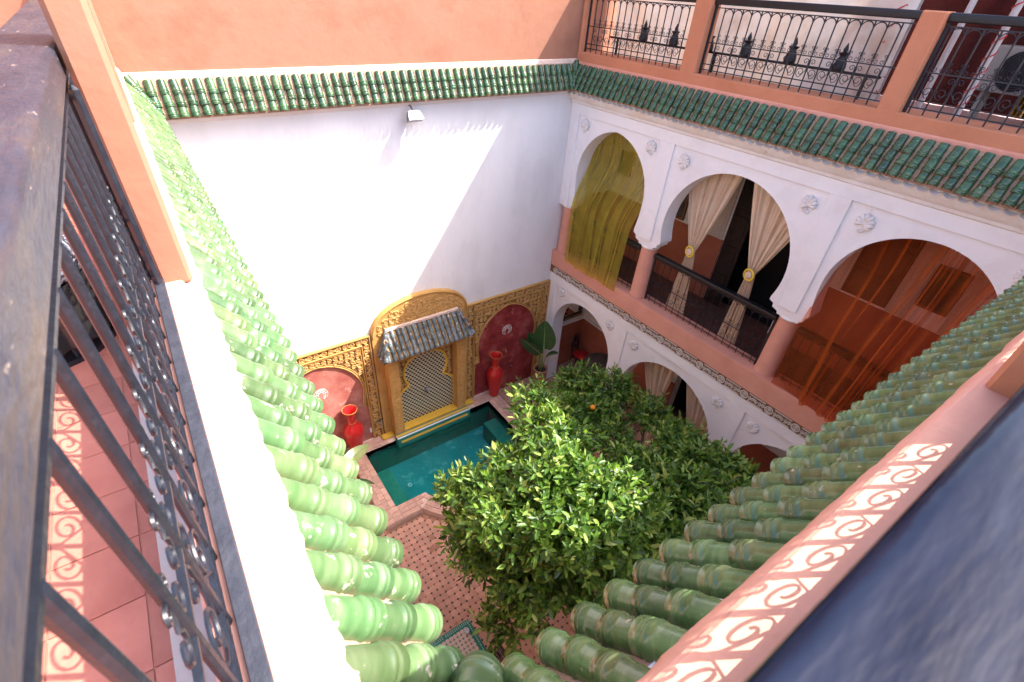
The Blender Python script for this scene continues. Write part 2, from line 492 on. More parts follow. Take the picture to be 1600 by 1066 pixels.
# ---- courtyard floor: octagonal tiles with small dark dots, pool cut out
POOL = (-4.45, -1.61, -1.72, -.31)      # inner x0,x1,y0,y1
PCX, PCY, PR_IN, PR_OUT = -3.03, -1.42, .905, 1.2
def in_pool_area(x, y, mgn=.0):
    if -4.74 - mgn < x < -1.30 + mgn and -2.0 - mgn < y: return True
    return (x - PCX) ** 2 + (y - PCY) ** 2 < (PR_OUT + mgn) ** 2 and y < -1.9
floor = MB()
floor.box(-6.3, -4.73, -6.9, .2, -.3, -.0045)
floor.box(-1.31, 2.3, -6.9, .2, -.3, -.0045)
floor.box(-4.728, -1.312, -6.9, -2.61, -.3, -.0045)
floor.box(-4.728, -1.312, -2.608, -2.02, -.3, -.0045)
cf = struct(obj('courtyard_floor', floor, FLOORB))
PT = .0975
def octa(cx, cy, h=0., s=PT, c=.020, g=.0014):
    a = s / 2 - g; b = a - c
    pts = [(a, -b), (a, b), (b, a), (-b, a), (-a, b), (-a, -b), (-b, -a), (b, -a)]
    return [(cx + p, cy + q, h) for p, q in pts]
def add_octa(mb, cx, cy, h):
    top = octa(cx, cy, h); bot = octa(cx, cy, -.011)
    mb.add(top + bot, [tuple(range(8))] + [(i, (i + 1) % 8, (i + 1) % 8 + 8, i + 8) for i in range(8)])
tm = MB(); add_octa(tm, 0, 0, 0.); octa_me = tm.mesh('floor_tile', FLOORT)
rest, dots = MB(), MB()
near = []
rnd = random.Random(3)
nx, ny = int(7.2 / PT), int(6.5 / PT)
for i in range(nx):
    for j in range(ny):
        x = -5.98 + (i + .5) * PT; y = -.02 - (j + .5) * PT
        if in_pool_area(x, y, .06): continue
        missing = (-4.45 < x < -3.75 and -2.75 < y < -2.2 and rnd.random() < .16)
        if rnd.random() < .90:
            s = .0175
            dx, dy = x + PT / 2, y + PT / 2
            if not in_pool_area(dx, dy, .03):
                dots.add([(dx + s, dy, -.0015), (dx, dy + s, -.0015), (dx - s, dy, -.0015), (dx, dy - s, -.0015)], [(0, 1, 2, 3)])
        if missing: continue
        vis = (-5.05 < x < -3.9 and -4.3 < y < -2.0)
        if vis: near.append((x, y))
        else: add_octa(rest, x, y, rnd.uniform(-.001, .0015))
near.sort(key=lambda p: p[1] + .3 * abs(p[0] + 4.5))
for k, (x, y) in enumerate(near):
    if k < 280:
        link('floor_tile', octa_me, cf, T((x, y, rnd.uniform(-.0015, .002))) @ Matrix.Rotation(rnd.uniform(-.02, .02), 4, 'Z'))
    else:
        add_octa(rest, x, y, rnd.uniform(-.001, .0015))
stuff(obj('floor_tile', rest, FLOORJ, cf))
stuff(obj('tile_dot', dots, DOTM, cf))

# ---- swimming pool
pool = thing('swimming_pool', 'small teal pool with pink brick coping in front of the wall fountain', 'pool', (-3.03, -1.0, 0))
def pool_outline(r, x0, x1, y0, y1, n=18):
    """rectangle with a round bulge on its front side, counter-clockwise from back-left"""
    h = math.sqrt(max(r * r - (y0 - PCY) ** 2, 0))
    a0 = math.atan2(y0 - PCY, -h)
    if a0 > 0: a0 -= 2 * PI
    a1 = math.atan2(y0 - PCY, h)
    arc = [(PCX + r * math.cos(a0 + (a1 - a0) * k / n), PCY + r * math.sin(a0 + (a1 - a0) * k / n)) for k in range(n + 1)]
    return [(x0, y1), (x0, y0)] + arc + [(x1, y0), (x1, y1)]
inn = pool_outline(PR_IN, *POOL)
out = pool_outline(PR_OUT, -4.74, -1.31, -2.005, -.004)
idm = lambda u, v, d: (u, v, d)
obj('coping', MB().plate([out, inn[::-1]], -.05, .108, idm), MORTAR, pool)
basin = MB()
n = len(inn)
basin.add([(x, y, .10) for x, y in inn] + [(x, y, -.62) for x, y in inn], [(i, (i + 1) % n, (i + 1) % n + n, i + n) for i in range(n)])
obj('basin_wall', basin, TEALW, pool)
obj('basin_floor', MB().plate([inn], -.64, -.60, idm), TEALF, pool)
obj('bench', MB().bbox(-4.448, -4.13, -1.718, -.66, -.62, -.16, .01), TEALB, pool)
obj('bench', MB().bbox(-1.93, -1.612, -1.45, -.60, -.62, -.16, .01), TEALB, pool)
obj('drain_ring', MB().lathe([(.02, 0), (.045, 0), (.045, .02), (.02, .02), (.02, 0)], (-3.85, -.93, -.598), 18, cap=False), STRW, pool, 40)
obj('water', MB().plate([pool_outline(PR_IN - .004, POOL[0] + .004, POOL[1] - .004, POOL[2] + .004, POOL[3] - .004)], -.004, .0, idm), WATER, pool)
# coping bricks, laid in courses along the rim
bricks = []
def brick(p):      # four corners (x,y) -> small prism
    z = .121 + rnd.uniform(-.002, .003)
    mb = MB().add([(x, y, .10) for x, y in p] + [(x, y, z) for x, y in p], [(4, 5, 6, 7), (0, 1, 5, 4), (1, 2, 6, 5), (2, 3, 7, 6), (3, 0, 4, 7)])
    bricks.append(mb)
def course_strip(p0, p1, wdir, w0, w1, nrow, ln):
    """rows of bricks along p0->p1, stacked in direction wdir"""
    d = Vector(p1) - Vector(p0); L = d.length; d.normalize(); w = Vector(wdir)
    for r_ in range(nrow):
        a = w0 + (w1 - w0) * r_ / nrow + .003; b = w0 + (w1 - w0) * (r_ + 1) / nrow - .003
        s = -ln / 2 * (r_ % 2)
        while s < L:
            s0, s1 = max(s, 0) + .003, min(s + ln, L) - .003
            if s1 - s0 > .02:
                P = [Vector(p0) + d * q + w * k for q, k in ((s0, a), (s1, a), (s1, b), (s0, b))]
                brick([(q.x, q.y) for q in P])
            s += ln
course_strip((-4.74, -.31), (-4.74, -1.72), (1, 0), 0, .288, 3, .155)
course_strip((-1.598, -.31), (-1.598, -1.98), (1, 0), 0, .286, 3, .155)
for q_ in range(3): course_strip((-4.74 + .0 * q_, -2.003), (-4.08 + .065 * q_, -2.003), (0, 1), .093 * q_, .093 * (q_ + 1), 1, .155)
course_strip((-4.735, -.298), (-3.95, -.298), (0, 1), .0, .24, 2, .155)
course_strip((-1.96, -.298), (-1.32, -.298), (0, 1), .0, .24, 2, .155)
for r_ in range(3):
    ra = PR_IN + .004 + (PR_OUT - PR_IN) * r_ / 3 + .003; rb = PR_IN + .001 + (PR_OUT - PR_IN) * (r_ + 1) / 3 - .003
    k = 17; a0 = math.radians((-159.5, -155.5, -151.5)[r_]); a1 = -PI - a0
    for q in range(k):
        b0 = a0 + (a1 - a0) * (q + .5 * (r_ % 2) + .02) / k; b1 = a0 + (a1 - a0) * (q + .5 * (r_ % 2) + .98) / k
        brick([(PCX + ra * math.cos(b0), PCY + ra * math.sin(b0)), (PCX + ra * math.cos(b1), PCY + ra * math.sin(b1)),
               (PCX + rb * math.cos(b1), PCY + rb * math.sin(b1)), (PCX + rb * math.cos(b0), PCY + rb * math.sin(b0))])
for b in bricks: obj('brick', b, COPEB, pool)

# ---- the four walls
bw = thing('courtyard_wall', 'tall blank white plaster wall behind the wall fountain, half in sun', 'wall', (-3, .1, 0))
obj('plaster_face', MB().box(-6.6, 1.7, 0, .3, -.3, 6.32), WHITE, bw)
co = MB().plate([[(0.0, 5.985), (-.035, 6.0), (-.05, 6.03), (-.05, 6.085), (0.0, 6.085)]], X0 + .0, .0, lambda u, v, d: (d, u, v))
obj('cornice', co, WHITE, bw)
obj('upper_wall', MB().box(-9.5, 3.4, .022, .32, 6.322, 10.5), ORANGE, bw)
obj('mortar_strip', MB().plate([[(.021, 6.475), (.005, 6.465), (-.002, 6.40), (.021, 6.38)]], -6.06, .0, lambda u, v, d: (d, u, v)), MORTAR, bw)

lw = thing('courtyard_wall', 'white plaster wall under the sunlit tiles beside the near left railing', 'wall', (-6.2, -3, 0))
fw = thing('courtyard_wall', 'white plaster wall under the shaded tiles beside the near dark handrail', 'wall', (-3, -6.7, 0))
obj('plaster_face', MB().box(X0 + .002, 1.7, Y0 - .36, Y0, -.3, 6.34), ARCW, fw)

# ---- arcade (right side)
arc = thing('arcade_wall', 'white two storey arcade wall with horseshoe arches and pink columns', 'arcade', (0, -3.3, 0))
def horseshoe(c, w, z0, apex, zb, wb, n=15, pointed=False):
    """arch outline from the right foot (towards +y) over the apex to the left foot"""
    half = []
    for k in range(5):
        z = zb + (z0 - zb) * k / 5
        half.append((w - (w - wb) * ((z0 - z) / max(z0 - zb, 1e-6)) ** 2, z))
    if pointed:
        H = apex - z0; e = (H * H - w * w) / (2 * w); R_ = w + e
        a1 = math.asin(H / R_)
        for k in range(n + 1):
            a = a1 * k / n
            half.append((max(R_ * math.cos(a) - e, 0), z0 + R_ * math.sin(a)))
    else:
        for k in range(n + 1):
            a = PI / 2 * k / n
            half.append((w * math.cos(a), z0 + (apex - z0) * math.sin(a)))
    pts = [(c + a, z) for a, z in half] + [(c - a, z) for a, z in half[-2::-1]]
    return pts
UA = [(-1.1, .775, 4.78, 5.62, .73, True), (-3.31, .975, 4.62, 5.585, .93, False), (-5.51, .80, 4.77, 5.57, .75, False)]
zi = 4.15
poly = [(0, 6.2), (0, zi)]
cols = [(-.02, -.29), (-1.985, -2.265), (-4.395, -4.675), (-6.33, -6.54)]
for (c, w, z0, ap, wb, pt), (c0, c1), (d0, d1) in zip(UA, cols[:-1], cols[1:]):
    A = horseshoe(c, w, z0, ap, 4.33, wb, pointed=pt)
    r0, l0 = A[0][0], A[-1][0]
    poly += [(c1, zi), (c1 - .012, zi + .035), ((c1 + r0) / 2 - .01, zi + .06), ((c1 + r0) / 2 - .015, zi + .11), (r0, zi + .135)]
    poly += A
    poly += [(l0, zi + .135), ((d0 + l0) / 2 + .015, zi + .11), ((d0 + l0) / 2 + .01, zi + .06), (d0 + .012, zi + .035), (d0, zi)]
poly += [(Y0 + .003, zi), (Y0 + .003, 6.2)]
upoly = list(poly)
yz = lambda u, v, d: (d, u, v)
def dedupe(p):
    o_ = []
    for q in p:
        if not o_ or (abs(q[0] - o_[-1][0]) + abs(q[1] - o_[-1][1])) > 1e-5: o_.append(q)
    return o_
obj('upper_arch_wall', MB().plate([dedupe(poly)], .03, .30, yz), ARCW, arc, 30)
LA = [(-1.1, .835, 1.58, 2.42, .81), (-3.31, .99, 1.40, 2.385, .96), (-5.51, .835, 1.55, 2.385, .81)]
poly = [(0, 2.90), (0, -.1)]
for (c, w, z0, ap, wb) in LA:
    A = horseshoe(c, w, z0, ap, .55, wb)
    poly += [(A[0][0], -.1)] + A + [(A[-1][0], -.1)]
poly += [(Y0 + .003, -.1), (Y0 + .003, 2.90)]
obj('lower_arch_wall', MB().plate([dedupe(poly)], .03, .32, yz), ARCW, arc, 30)
# the opposite wall has the same openings (its face is out of sight below the eave)
UPOLY_, LPOLY_ = dedupe(upoly), dedupe(poly)
DIMW = surf('low_bounce_plaster', [(.42, .36, .31), (.50, .44, .39)], 2, .9, .2, 30)  # unseen wall, toned darker than white plaster to cut reflected sunlight
obj('upper_arch_wall', MB().plate([UPOLY_], X0 - .29, X0 - .002, yz), DIMW, lw, 30)
obj('lower_arch_wall', MB().plate([LPOLY_], X0 - .29, X0 - .002, yz), DIMW, lw, 30)
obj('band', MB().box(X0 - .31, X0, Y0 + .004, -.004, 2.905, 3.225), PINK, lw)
obj('wall_head', MB().box(X0 - .29, X0 - .003, Y0 + .004, -.004, 6.202, 6.335), DIMW, lw)
for (a, b) in cols:
    obj('column', MB().lathe([(.15, 0), (.142, .05), (.13, .93)], (X0 - .15, (a + b) / 2, 3.22), 20), PINK, lw, 40)
obj('gallery_wall', MB().box(-7.5, -7.4, Y0 - .3, .0, -.3, 5.89), TERRA, lw)
obj('gallery_floor', MB().box(-7.4, X0 - .312, Y0, -.004, 2.86, 3.10), TERRA, lw)
# raised strips that frame the sunk panels
for (a, b) in ((-.002, -.22), (-1.95, -2.21), (-4.37, -4.61), (-6.36, Y0 + .004)):
    obj('pilaster_strip', MB().bbox(.0, .034, a, b, zi + .12 if a < -.1 else zi, 5.716, .004), ARCW, arc)
    obj('pilaster_strip', MB().bbox(.0, .034, a, b, -.05, 2.556, .004), ARCW, arc)
obj('panel_head', MB().bbox(.0, .034, -.002, Y0 + .004, 5.712, 6.0, .004), ARCW, arc)
obj('panel_head', MB().bbox(.001, .034, -.002, Y0 + .004, 2.552, 2.74, .004), ARCW, arc)
obj('cornice', MB().plate([[(.0, 5.86), (-.022, 5.875), (-.022, 5.905), (-.06, 5.935), (-.09, 6.0), (-.105, 6.06), (.0, 6.1)]], -.004, Y0 + .004, lambda u, v, d: (u, d, v)), COVE, arc, 30)
sc = MB()
k = 0
while -.08 - k * .113 > Y0 + .1:
    y = -.08 - k * .113
    sc.lathe([(.05, 0), (.053, .075)], (0, 0, 0), 10, -PI, 0, cap=False)
    nv = 2 * 11
    for q in range(nv):
        p = sc.v[-nv + q]
        # barrel soffit: local (x across, y down, z along) -> world
        sc.v[-nv + q] = (-.075 - p[2], y + p[0], 6.075 + p[1] * .7 - p[2] * .4)
    k += 1
stuff(obj('scalloped_soffit', sc, COVE, arc, 40))
# pink band, sill, frieze
obj('band', MB().bbox(-.02, .34, -.002, Y0 + .004, 2.905, 3.225, .008), PINK, arc)
obj('frieze_ground', MB().box(-.004, .03, -.002, Y0 + .004, 2.742, 2.902), DARKO, arc)
rose = MB()
for rr, tr in ((.055, .010), (.030, .007)):
    rose.tube([(-.008, rr * math.cos(a), rr * math.sin(a)) for a in [2 * PI * q / 16 for q in range(16)]], tr, 5, closed=True)
rose.lathe([(.016, -.012), (.013, .010), (.004, .016)], (0, 0, 0), 8)
for q in range(len(rose.v) - 24, len(rose.v)):
    p = rose.v[q]; rose.v[q] = (-p[2], p[0], p[1])
rose_me = rose.mesh('rosette', STUCCO, 40)
pan = MB()
for s in (-1, 1):
    pan.box(-.010, .0, -.125, .125, s * .062 - .007, s * .062 + .007)
for q in range(5):
    yy = -.105 + .0525 * q
    pts = []
    for t in range(11):
        a = t / 10 * 1.5 * 2 * PI; r_ = .006 + .021 * t / 10
        pts.append((-.008, yy + r_ * math.cos(a + q * 2.1), r_ * math.sin(a + q * 2.1) * 1.35))
    pan.tube(pts, .0065, 4)
pan_me = pan.mesh('frieze_panel', STUCCO, 40)
y = -.17
while y > Y0 + .1:
    link('rosette', rose_me, arc, T(-arc.location) @ T((-.006, y, 2.822)))
    if y - .195 > Y0 + .12:
        link('frieze_panel', pan_me, arc, T(-arc.location) @ T((-.006, y - .195, 2.822)))
    y -= .3925
# shells
sh = MB()
for q in range(8):
    a = math.radians(-30 + 33 * q)
    L_ = .125 - .006 * abs(q - 3)
    pts = [(-.006 - .022 * math.sin(PI * min(1, t)), L_ * t * math.cos(a), L_ * t * math.sin(a)) for t in (.12, .35, .6, .8, .95, 1.04)]
    sh.tube(pts, [.010, .017, .025, .030, .024, .006], 8)
sh.lathe([(.045, 0), (.04, .02), (.02, .03), (.002, .032)], (0, 0, 0), 10)
for q in range(40): p = sh.v[-40 + q]; sh.v[-40 + q] = (-p[2], p[0], p[1])
for q in range(3):
    a = math.radians(222 + 20 * q)
    r_ = .07 + .022 * q
    sh.tube([(-.010, r_ * math.cos(a) + .026 * math.cos(b) * (1 - b / 11), r_ * math.sin(a) + .026 * math.sin(b) * (1 - b / 11)) for b in [t * .6 for t in range(15)]], .009, 5)
sh_me = sh.mesh('shell_ornament', ORNW, 50)
for (y, z, rot, mir) in ((-.39, 5.57, 60, 1), (-1.81, 5.57, 60, -1), (-2.42, 5.53, 60, 1), (-4.20, 5.53, 60, -1), (-4.82, 5.53, 60, 1), (-6.2, 5.53, 60, -1),
                         (-.41, 2.42, 60, 1), (-1.80, 2.42, 60, -1), (-2.42, 2.37, 60, 1), (-4.17, 2.38, 60, -1), (-4.79, 2.38, 60, 1), (-6.2, 2.38, 60, -1)):
    zz = min(z, 5.58) if z > 4 else min(z, 2.42)
    Mx = T(-arc.location) @ T((.024, y, zz)) @ Matrix.Scale(mir, 4, (0, 1, 0)) @ Matrix.Rotation(math.radians(20), 4, 'X') @ Matrix.Scale(.82, 4)
    link('shell_ornament', sh_me, arc, Mx)
# columns
for (a, b) in cols:
    c = (a + b) / 2
    r_ = .142
    obj('column', MB().lathe([(.150, 0), (.150, .03), (r_, .05), (r_ - .006, .5), (r_ - .012, .90)], (.165, c, 3.22), 28), PINK, arc, 40)
    obj('capital', MB().lathe([(r_ - .012, 0), (r_ + .004, .012), (r_ + .010, .03), (r_, .05)], (.165, c, 4.112), 28), ARCW, arc, 40)

# ---- rooms behind the arcade
gb = thing('gallery_room', 'upstairs gallery wall with terracotta dado behind the curtained arches', 'room wall', (1.4, -3.3, 3.0))
wl = MB().box(1.30, 1.5, -.002, -2.69, 3.0, 6.2).box(1.30, 1.5, -3.92, Y0, 3.0, 6.2).box(1.30, 1.5, -2.69, -3.92, 5.35, 6.2)
obj('back_wall', wl, ARCW, gb)
obj('gallery_floor', MB().box(.33, 1.5, -.002, Y0, 2.86, 3.10), surf('dark_gallery_floor', [(.10, .045, .032), (.15, .07, .05)], 5, .6, .2, 30), gb)
obj('ceiling', MB().box(.31, 1.5, -.002, Y0, 6.0, 6.2), ARCW, gb)
obj('dado', MB().box(1.282, 1.31, -.006, -2.67, 3.09, 4.20).box(1.282, 1.31, -3.94, Y0 + .01, 3.09, 4.20), TERRA, gb)
obj('dado', MB().box(.31, 1.282, -.018, -.002, 3.09, 4.20), TERRA, gb)
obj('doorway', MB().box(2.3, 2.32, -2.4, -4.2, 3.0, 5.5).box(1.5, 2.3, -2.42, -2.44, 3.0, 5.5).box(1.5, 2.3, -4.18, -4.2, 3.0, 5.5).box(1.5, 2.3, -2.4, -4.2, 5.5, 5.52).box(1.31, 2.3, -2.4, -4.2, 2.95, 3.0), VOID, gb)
def stucco_frame(x, y0, y1, z0, z1, w, parent, nm='stucco_frame'):
    f = MB().box(x, x + .025, y0, y0 + w, z0, z1).box(x, x + .025, y1 - w, y1, z0, z1).box(x, x + .025, y0 + w, y1 - w, z1 - w, z1)
    f.box(x - .008, x + .02, y0 + w * .45, y0 + w * .55, z0, z1)
    o = obj(nm, f, STUCCO, parent)
    t = MB(); q = z0 + .03
    while q < z1:
        for yy in (y0 + w * .22, y0 + w * .78, y1 - w * .22, y1 - w * .78):
            t.tube([(x - .004, yy + .022 * math.cos(a) * (1 - a / 9), q + .022 * math.sin(a) * (1 - a / 9)) for a in [b * .7 for b in range(10)]], .005, 4)
        q += .055
    stuff(obj('carving', t, STUCCO, o))
    return o
stucco_frame(1.276, -4.18, -2.37, 4.2, 5.62, .27, gb)
door = obj('door_leaf', MB().bbox(1.262, 1.30, -2.69, -3.02, 3.1, 5.36, .01), DWOOD, gb)
for zz in (3.3, 3.8, 4.3, 4.8):
    obj('door_panel', MB().bbox(1.25, 1.27, -2.74, -2.97, zz, zz + .38, .01), DWOOD, door)
def shutter_window(x, y0, y1, z0, z1, parent, fr=.04):
    f = obj('window_frame', MB().box(x - .02, x + .03, y0, y1, z0, z0 + fr).box(x - .02, x + .03, y0, y1, z1 - fr, z1).box(x - .02, x + .03, y0, y0 + fr, z0 + fr, z1 - fr).box(x - .02, x + .03, y1 - fr, y1, z0 + fr, z1 - fr), BWOOD, parent)
    obj('pane', MB().box(x + .0, x + .012, y0 + fr, y1 - fr, z0 + fr, z1 - fr), WINDG, f)
    return f
shutter_window(1.28, -1.84, -1.25, 4.24, 5.3, gb)
shutter_window(1.28, -.46, -.16, 4.59, 5.0, gb, .05)
stucco_frame(1.276, -5.36, -4.34, 4.22, 5.7, .22, gb)
f = obj('shutter', MB().box(1.27, 1.30, -5.13, -4.57, 4.24, 5.46), BWOOD, gb)
for q in range(6):
    obj('shutter_panel', MB().bbox(1.25, 1.275, -4.82 if q % 2 else -5.10, -4.60 if q % 2 else -4.88, 4.30 + .38 * (q // 2), 4.62 + .38 * (q // 2), .012), BWOOD, f)
shutter_window(1.28, -5.72, -5.38, 4.44, 4.99, gb, .035)
stucco_frame(1.276, -6.1, -5.74, 4.22, 5.7, .12, gb)
# ground floor room
lb = thing('ground_floor_room', 'shaded ground floor room with terracotta dado behind the lower arches', 'room wall', (1.3, -3.3, 0))
wl = MB().box(1.25, 1.45, -.002, -2.75, -.1, 2.86).box(1.25, 1.45, -4.0, Y0, -.1, 2.86).box(1.25, 1.45, -2.75, -4.0, 2.2, 2.86)
obj('back_wall', wl, ARCW, lb)
obj('dado', MB().box(1.232, 1.26, -.006, -2.75, 0, 1.17).box(1.232, 1.26, -4.0, Y0 + .01, 0, 1.17), TERRA, lb)
obj('dado', MB().box(.33, 1.232, -.018, -.002, 0, 1.17), TERRA, lb)
obj('dado_rail', MB().bbox(1.222, 1.26, -.02, -2.75, 1.17, 1.23, .005).bbox(.33, 1.222, -.03, -.002, 1.17, 1.23, .005), ARCW, lb)
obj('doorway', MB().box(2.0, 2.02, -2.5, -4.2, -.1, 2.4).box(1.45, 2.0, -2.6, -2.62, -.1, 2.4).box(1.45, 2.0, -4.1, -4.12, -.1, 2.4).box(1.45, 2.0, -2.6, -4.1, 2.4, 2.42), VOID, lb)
mi = thing('wall_mirror', 'dark carved framed mirror on the end wall behind the first lower arch', 'mirror', (.85, -.02, 1.3))
fr = .10
obj('frame', MB().bbox(.55, 1.12, -.05, -.004, 1.32, 1.32 + fr, .01).bbox(.55, 1.12, -.05, -.004, 2.35 - fr, 2.35, .01).bbox(.55, .55 + fr, -.049, -.004, 1.32 + fr, 2.35 - fr, .01).bbox(1.12 - fr, 1.12, -.049, -.004, 1.32 + fr, 2.35 - fr, .01), MIRF, mi)
kn = MB()
for q in range(10):
    for (x, z) in ((.60, 1.37 + q * .1), (1.07, 1.37 + q * .1), (.60 + q * .05, 1.37)):
        kn.lathe([(.018, 0), (.012, .012), (.002, .016)], (0, 0, 0), 6)
        for t in range(18):
            p = kn.v[-18 + t]; kn.v[-18 + t] = (x + p[0], -.049 - p[2], z + p[1])
stuff(obj('carving', kn, GOLDL, mi))
obj('glass', MB().box(.55 + fr, 1.12 - fr, -.02, -.008, 1.32 + fr, 2.35 - fr), GLASSP, mi)

# ---- tiled pent roofs
def tile_mesh(seed, L=.152, r=.0440, mat=GREEN, seg=14, lip=True):
    rg = random.Random(seed)
    mb = MB()
    prof = [(0, .90), (.30, .94), (.60, .965), (.70, .97), (.722, 1.045), (.755, 1.07), (.785, 1.045), (.80, .985), (.84, .985), (.86, 1.035), (.885, 1.035), (.90, .99), (.985, 1.03), (1.0, 1.01)]
    a0, a1 = -.25, PI + .25
    rings = []
    w1, w2 = rg.uniform(-.015, .015), rg.uniform(0, 6)
    for (t, k) in prof:
        rings.append([(t * L, r * k * math.cos(a0 + (a1 - a0) * q / seg) * (1 + w1 * math.sin(3 * q + w2)), r * k * math.sin(a0 + (a1 - a0) * q / seg) + .012 * t) for q in range(seg + 1)])
    # thickness at the open end and a short way inside
    rings.append([(L * .996, r * .80 * math.cos(a0 + (a1 - a0) * q / seg), r * .80 * math.sin(a0 + (a1 - a0) * q / seg) + .012) for q in range(seg + 1)])
    rings.append([(L * .5, r * .74 * math.cos(a0 + (a1 - a0) * q / seg), r * .74 * math.sin(a0 + (a1 - a0) * q / seg) + .006) for q in range(seg + 1)])
    w = seg + 1
    rings.insert(0, [(.002, r * .45 * math.cos(a0 + (a1 - a0) * q / seg), r * .45 * math.sin(a0 + (a1 - a0) * q / seg)) for q in range(seg + 1)])
    rings.insert(0, [(.004, 0, 0)] * (seg + 1))
    vs = [p for g_ in rings for p in g_]
    fs = [(i * w + q, i * w + q + 1, (i + 1) * w + q + 1, (i + 1) * w + q) for i in range(len(rings) - 1) for q in range(seg)]
    mb.add(vs, fs)
    me = bpy.data.meshes.new('roof_tile'); me.from_pydata(mb.v, [], mb.f)
    me.materials.append(mat); me.materials.append(EARTH)
    n0 = (len(prof) + 1) * seg
    for i, p in enumerate(me.polygons):
        p.use_smooth = True
        if i >= n0 or i < 2 * seg: p.material_index = 1
    me.set_sharp_from_angle(angle=math.radians(60))
    return me
TSETS = {g_.name: ([tile_mesh(s, mat=g_) for s in range(6)], [tile_mesh(s + 20, L=.175, r=.056, mat=g_) for s in range(2)]) for g_ in (GREEN, OLGREEN, LITGREEN)}
RUN0, RUN1 = .006, .150
SL = Vector((RUN1 - RUN0, -(ZT - ZE)))
SLEN = SL.length
def frame_for(dirh, drop, pos):
    d = Vector((dirh[0], dirh[1], -drop)).normalized()
    side = Vector((-dirh[1], dirh[0], 0)).normalized()
    nrm = d.cross(side)
    if nrm.z < 0: nrm = -nrm
    sd = nrm.cross(d)
    M = Matrix.Identity(4)
    for i in range(3):
        M[i][0], M[i][1], M[i][2], M[i][3] = d[i], sd[i], nrm[i], pos[i]
    return M
def pent_roof(label, org, along, outv, L, phase, caps=(), seed=0, bury=False, r0=RUN0, r1=RUN1, gz=GREEN):
    """org = corner on the wall face; along, outv = unit 2D vectors"""
    RUN0, RUN1 = r0, r1
    TILES, CAPS = TSETS[gz.name]
    SL = Vector((RUN1 - RUN0, -(ZT - ZE))); SLEN = SL.length
    rg = random.Random(seed)
    t = thing('tile_roof', label, 'tile roof', (org[0] + along[0] * L / 2, org[1] + along[1] * L / 2, ZE), 'glazed tile roofs round the court')
    P = lambda s, o, z: Vector((org[0] + along[0] * s + outv[0] * o, org[1] + along[1] * s + outv[1] * o, z))
    # mortar bed
    bed = MB()
    zz = lambda o: ZT + (o - RUN0) * (ZE - ZT) / (RUN1 - RUN0)
    q0, q1 = RUN0, RUN1 - .005
    q0 = RUN0 - .035
    v = [P(0, q0, zz(q0)), P(L, q0, zz(q0)), P(L - q1, q1, zz(q1)), P(q1, q1, zz(q1))]
    v = [p + Vector((0, 0, .004)) for p in v]
    v += [p + Vector((0, 0, -.06)) for p in v]
    bed.add(v, [(0, 1, 2, 3), (4, 5, 6, 7), (0, 1, 5, 4), (1, 2, 6, 5), (2, 3, 7, 6), (3, 0, 4, 7)])
    obj('mortar_bed', bed, BED, t)
    exp = SLEN / 3
    s = phase
    while s < L - .03:
        for k in range(3):
            tt = k * exp
            ob = RUN0 + (tt + .13) * SL.x / SLEN
            if s < ob - .015 or L - s < ob - .015: continue
            t2 = tt + ((-.03 if bury else .004) if k == 0 else 0)
            o = RUN0 + t2 * SL.x / SLEN; z = ZT + t2 * SL.y / SLEN
            sj = s + rg.uniform(-.004, .004)
            M = frame_for(outv, (ZT - ZE) / (RUN1 - RUN0), P(sj, o, z + .004))
            M = M @ Matrix.Rotation(rg.uniform(-1, 1) * (.022 if bury else .045), 4, 'Z') @ Matrix.Rotation(rg.uniform(-.012, .012), 4, 'Y') @ Matrix.Rotation(rg.uniform(-.05, .05), 4, 'X') @ Matrix.Scale(1 + rg.uniform(-1, 1) * (.025 if bury else .05), 4)
            if bury and k == 0: M = M @ Matrix.Diagonal((1.2, 1, 1, 1))
            link('roof_tile', TILES[rg.randrange(6)], t, T(-t.location) @ M)
        s += .1133
    for (c, d) in caps:
        dv = Vector((d[0], d[1])).normalized()
        hl = (RUN1 - RUN0) * math.sqrt(2)
        full = math.sqrt(hl ** 2 + (ZT - ZE) ** 2)
        for k in range(3):
            f_ = k / 3
            pos = Vector((c[0] + dv.x * hl * f_, c[1] + dv.y * hl * f_, ZT + .035 + (ZE - ZT) * f_))
            M = frame_for((dv.x, dv.y), (ZT - ZE) / hl, pos)
            link('roof_tile', CAPS[k % 2], t, T(-t.location) @ M)
    return t
pent_roof('row of green glazed roof tiles along the top of the blank white wall', (X0, 0), (1, 0), (0, -1), -X0, .066, [((X0 - .0, .0), (1, -1)), ((0., 0.), (-1, -1))], 1)
pent_roof('dark green glazed roof tiles in shade above the arcade', (0, Y0), (0, 1), (-1, 0), -Y0, .075, [], 2)
pent_roof('bright sunlit green roof tiles running away beside the near left railing', (X0, Y0), (0, 1), (1, 0), -Y0, .062, [((X0, Y0), (1, 1))], 3, True, -.045, .155, LITGREEN)
pent_roof('big near green roof tiles below the shadow patterned parapet', (X0, Y0), (1, 0), (0, 1), -X0, .070, [], 4, True, -.055, .165, OLGREEN)

